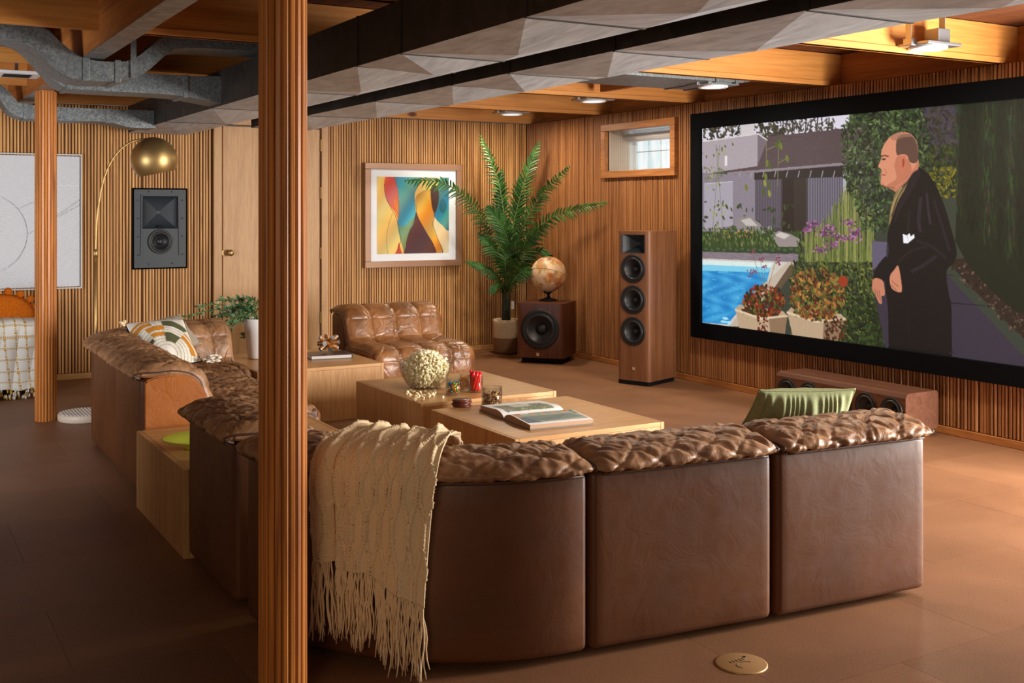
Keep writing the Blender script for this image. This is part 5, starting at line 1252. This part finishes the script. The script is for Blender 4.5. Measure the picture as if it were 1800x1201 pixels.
fill(p, .043, .08, 85, .0082, 1, [('fruit_candy', CM('fruit_'+n_, c), n_+' fruit candy in the tumbler behind the chocolates') for n_, c in (('orange', S(255, 150, 40)), ('yellow', S(255, 205, 90)), ('peach', S(255, 178, 110)))], 'fruit candies in the tumbler', .9, 1.2, seed=3)
p = tumbler('clear tumbler holding red licorice sticks', 836, 689, .043, .098)
mr_ = CM('licorice_red', S(226, 16, 24)); g = random.Random(8)
for k in range(9):
    a = 2*PI*k/9; r0 = .022; r1 = .030; bm = BM(); pts = [Vector((r0*math.cos(a+f*1.1)*(1-f)+r1*math.cos(a+f*1.1)*f, r0*math.sin(a+f*1.1)*(1-f)+r1*math.sin(a+f*1.1)*f, .010+f*g.uniform(.100, .116))) for f in np.linspace(0, 1, 8)]
    o = obj('licorice_stick', tube(bm, pts, .0082, 10), mr_, None, True, loc=(p.x, p.y, ZT1)); tag(o, 'red licorice stick standing in the tumbler on the coffee table', 'candy', 'red licorice sticks in the tumbler')
p = tumbler('wide clear tumbler half full of mixed nuts beside the open book', 864.5, 713, .057, .104)
fill(p, .057, .066, 120, .0078, 1, [('mixed_nut', mat('nut_'+n_, c, .5), n_+' nut in the wide tumbler beside the open book') for n_, c in (('tan', S(226, 184, 120)), ('brown', S(176, 112, 66)), ('pale', S(226, 190, 130)), ('reddish', S(120, 62, 48)))], 'mixed nuts in the wide tumbler', .62, 1.65, seed=4)
cp = on(811.5, 714.5, ZT1); m = mat('coaster_leather', S(96, 42, 28), .35); LBL = ['bottom', 'second lowest', 'second from the top', 'top']
cz = 0
for k in range(4):
    o = obj('coaster', lathe(BM(), [(0, 0), (.050, 0), (.0525, .002), (.0525, .0075), (.050, .0095), (0, .0095)], 40), m, None, True, loc=(cp.x+(.003, -.003, .002, 0)[k], cp.y+(.002, .003, -.003, 0)[k], ZT1+k*.0098))
    tag(o, 'round dark red-brown coaster, %s of the stack of four by the nuts' % LBL[k], 'coaster', 'stack of round coasters')
# open book
def open_book():
    A_, B_, C_, D_ = on(843, 722, ZT1), on(932, 758, ZT1), on(1040, 744, ZT1), on(950, 712, ZT1)
    o_ = (A_+B_+C_+D_)/4; ex = (B_-A_); W = ex.length; ex.normalize(); ey = (D_-A_); Hh = ey.length; ey = ey-ex*ey.dot(ex); ey.normalize()
    t = thing('open_book', 'large open picture book with white pages lying on the nearer coffee table', 'book', tuple(o_), math.atan2(ex.y, ex.x))
    hw, hh = W/2, Hh/2*.95; nx, ny = 160, 110
    x = np.linspace(-1, 1, nx); z = .030*(1-np.abs(x)**3*.30)*(1-np.exp(-np.abs(x)/.07))+.004+.004*np.exp(-((np.abs(x)-.3)/.2)**2)
    cvb = Canvas(640, 440, (232, 232, 228)); g = random.Random(6)
    cvb.poly([(0, 60), (280, 50), (280, 330), (0, 330)], (96, 110, 78)); cvb.poly([(0, 330), (280, 330), (280, 400), (0, 400)], (120, 122, 112))
    for k in range(420): X, Y = g.uniform(30, 280), g.uniform(60, 400); cvb.ell(X, Y, g.uniform(3, 11), g.uniform(2, 7), g.choice([(70, 88, 52), (120, 134, 96), (160, 160, 150), (90, 84, 70), (190, 186, 178)]), g.uniform(0, 3), .8)
    cvb.poly([(0, 0), (110, 0), (90, 440), (0, 440)], (234, 234, 230)); cvb.poly([(110, 150), (200, 170), (200, 300), (110, 300)], (230, 230, 226), .8)
    cvb.poly([(335, 10), (600, 10), (600, 430), (335, 430)], (150, 158, 140))
    for k in range(9): cvb.poly([(360+k*3, 40+k*36), (460, 40+k*36), (458, 58+k*36), (362+k*3, 58+k*36)], (204, 146, 96) if k % 2 else (128, 150, 138))
    cvb.poly([(470, 60), (560, 20), (590, 300), (500, 420), (465, 400)], (96, 116, 116)); cvb.poly([(345, 300), (420, 320), (420, 430), (345, 430)], (228, 224, 214)); cvb.poly([(335, 350), (470, 400), (470, 430), (335, 430)], (176, 120, 88))
    for k in range(30): cvb.line([(470+k*3, 70+k*4), (472+k*3, 110+k*9)], 1.5, (60, 74, 78), .6)
    cvb.ell(400, 60, 34, 20, (188, 150, 112), 0, 1, 16); cvb.ell(400, 60, 22, 12, (120, 128, 104), 0, 1, 16); blob = [cvb.ell(g.uniform(340, 480), g.uniform(10, 40), 8, 5, (70, 104, 54), g.uniform(0, 3)) for _ in range(40)]
    cvb.poly([(600, 0), (640, 0), (640, 440), (600, 440)], (238, 238, 236)); cvb.poly([(312, 0), (328, 0), (328, 440), (312, 440)], (206, 204, 200)); cvb.poly([(480, 380), (600, 330), (600, 430), (480, 430)], (70, 92, 110))
    U, Vv = np.meshgrid(np.linspace(0, 1, nx), np.linspace(0, 1, ny), indexing='ij'); me = None
    o = paint_grid('page_spread', cvb, (-hw, hh, 0), (2*hw, 0, 0), (0, -2*hh, 0), M['paintc'], t, nx, ny)
    co = np.empty(nx*ny*3); o.data.vertices.foreach_get('co', co); co = co.reshape(nx, ny, 3); co[..., 2] = z[:, None]; o.data.vertices.foreach_set('co', co.ravel()); o.data.update()
    vs = []; fs = []
    for s_ in (-1, 1):
        for i in range(nx): vs += [(hw*x[i]*.995, s_*hh*.995, z[i]-.0006), (hw*x[i]*.97, s_*hh*.985, .004)]
    for b in (0, 2*nx):
        for i in range(nx-1): a = b+2*i; fs.append((a, a+2, a+3, a+1))
    for i in (0, nx-1): a = 2*i; b = 2*nx+2*i; fs.append((a, b, b+1, a+1))
    pyobj('page_block', vs, fs, mat('book_page_edges', S(186, 150, 122), .8), t, False)
    boxo('cover', (-hw*1.01, hw*1.01, -hh*1.01, hh*1.01, 0, .004), mat('book_cover_grey', S(120, 120, 116), .4), t, bev=.001)
open_book()
# lime plate
lpz = on(343, 776, TH+.03); t = thing('lime_plate', 'lime green footed plate on the wooden box between the leather modules', 'plate', (lpz.x+.01, lpz.y, TH+.0005))
obj('dish', lathe(BM(), [(0, .020), (.07, .022), (.15, .042), (.157, .047), (.15, .049), (.07, .030), (0, .028)], 48), mat('lime_glaze', S(196, 222, 60), .3), t, True)
obj('foot', lathe(BM(), [(0, 0), (.06, 0), (.055, .02), (0, .021)], 32), mat('yellow_glaze', S(222, 214, 40), .3), t, True)
# floor outlet
oc = on(1303, 1167.5); t = thing('floor_outlet', 'round brass floor outlet cover set in the floor behind the sofa', 'outlet', (oc.x, oc.y, 0))
obj('cover_plate', lathe(BM(), [(0, .004), (.078, .004), (.083, .0025), (.083, .0002)], 56), mat('satin_brass', S(206, 164, 110), .4, .6), t, True)
for k in range(5): boxo('slot', (-.03+.013*k, -.027+.013*k, .012, .026, .0035, .0046), M['black'], t)
obj('latch_ring', tube(BM(), [(.03*math.cos(a), -.018+.022*math.sin(a), .0042) for a in np.linspace(PI*.1, PI*1.2, 16)], .0012, 5), M['ring'], t); obj('screw', lathe(BM(), [(0, .0052), (.006, .005), (.0065, .004)], 12, Matrix.Translation((.04, .03, 0))), M['ring'], t)
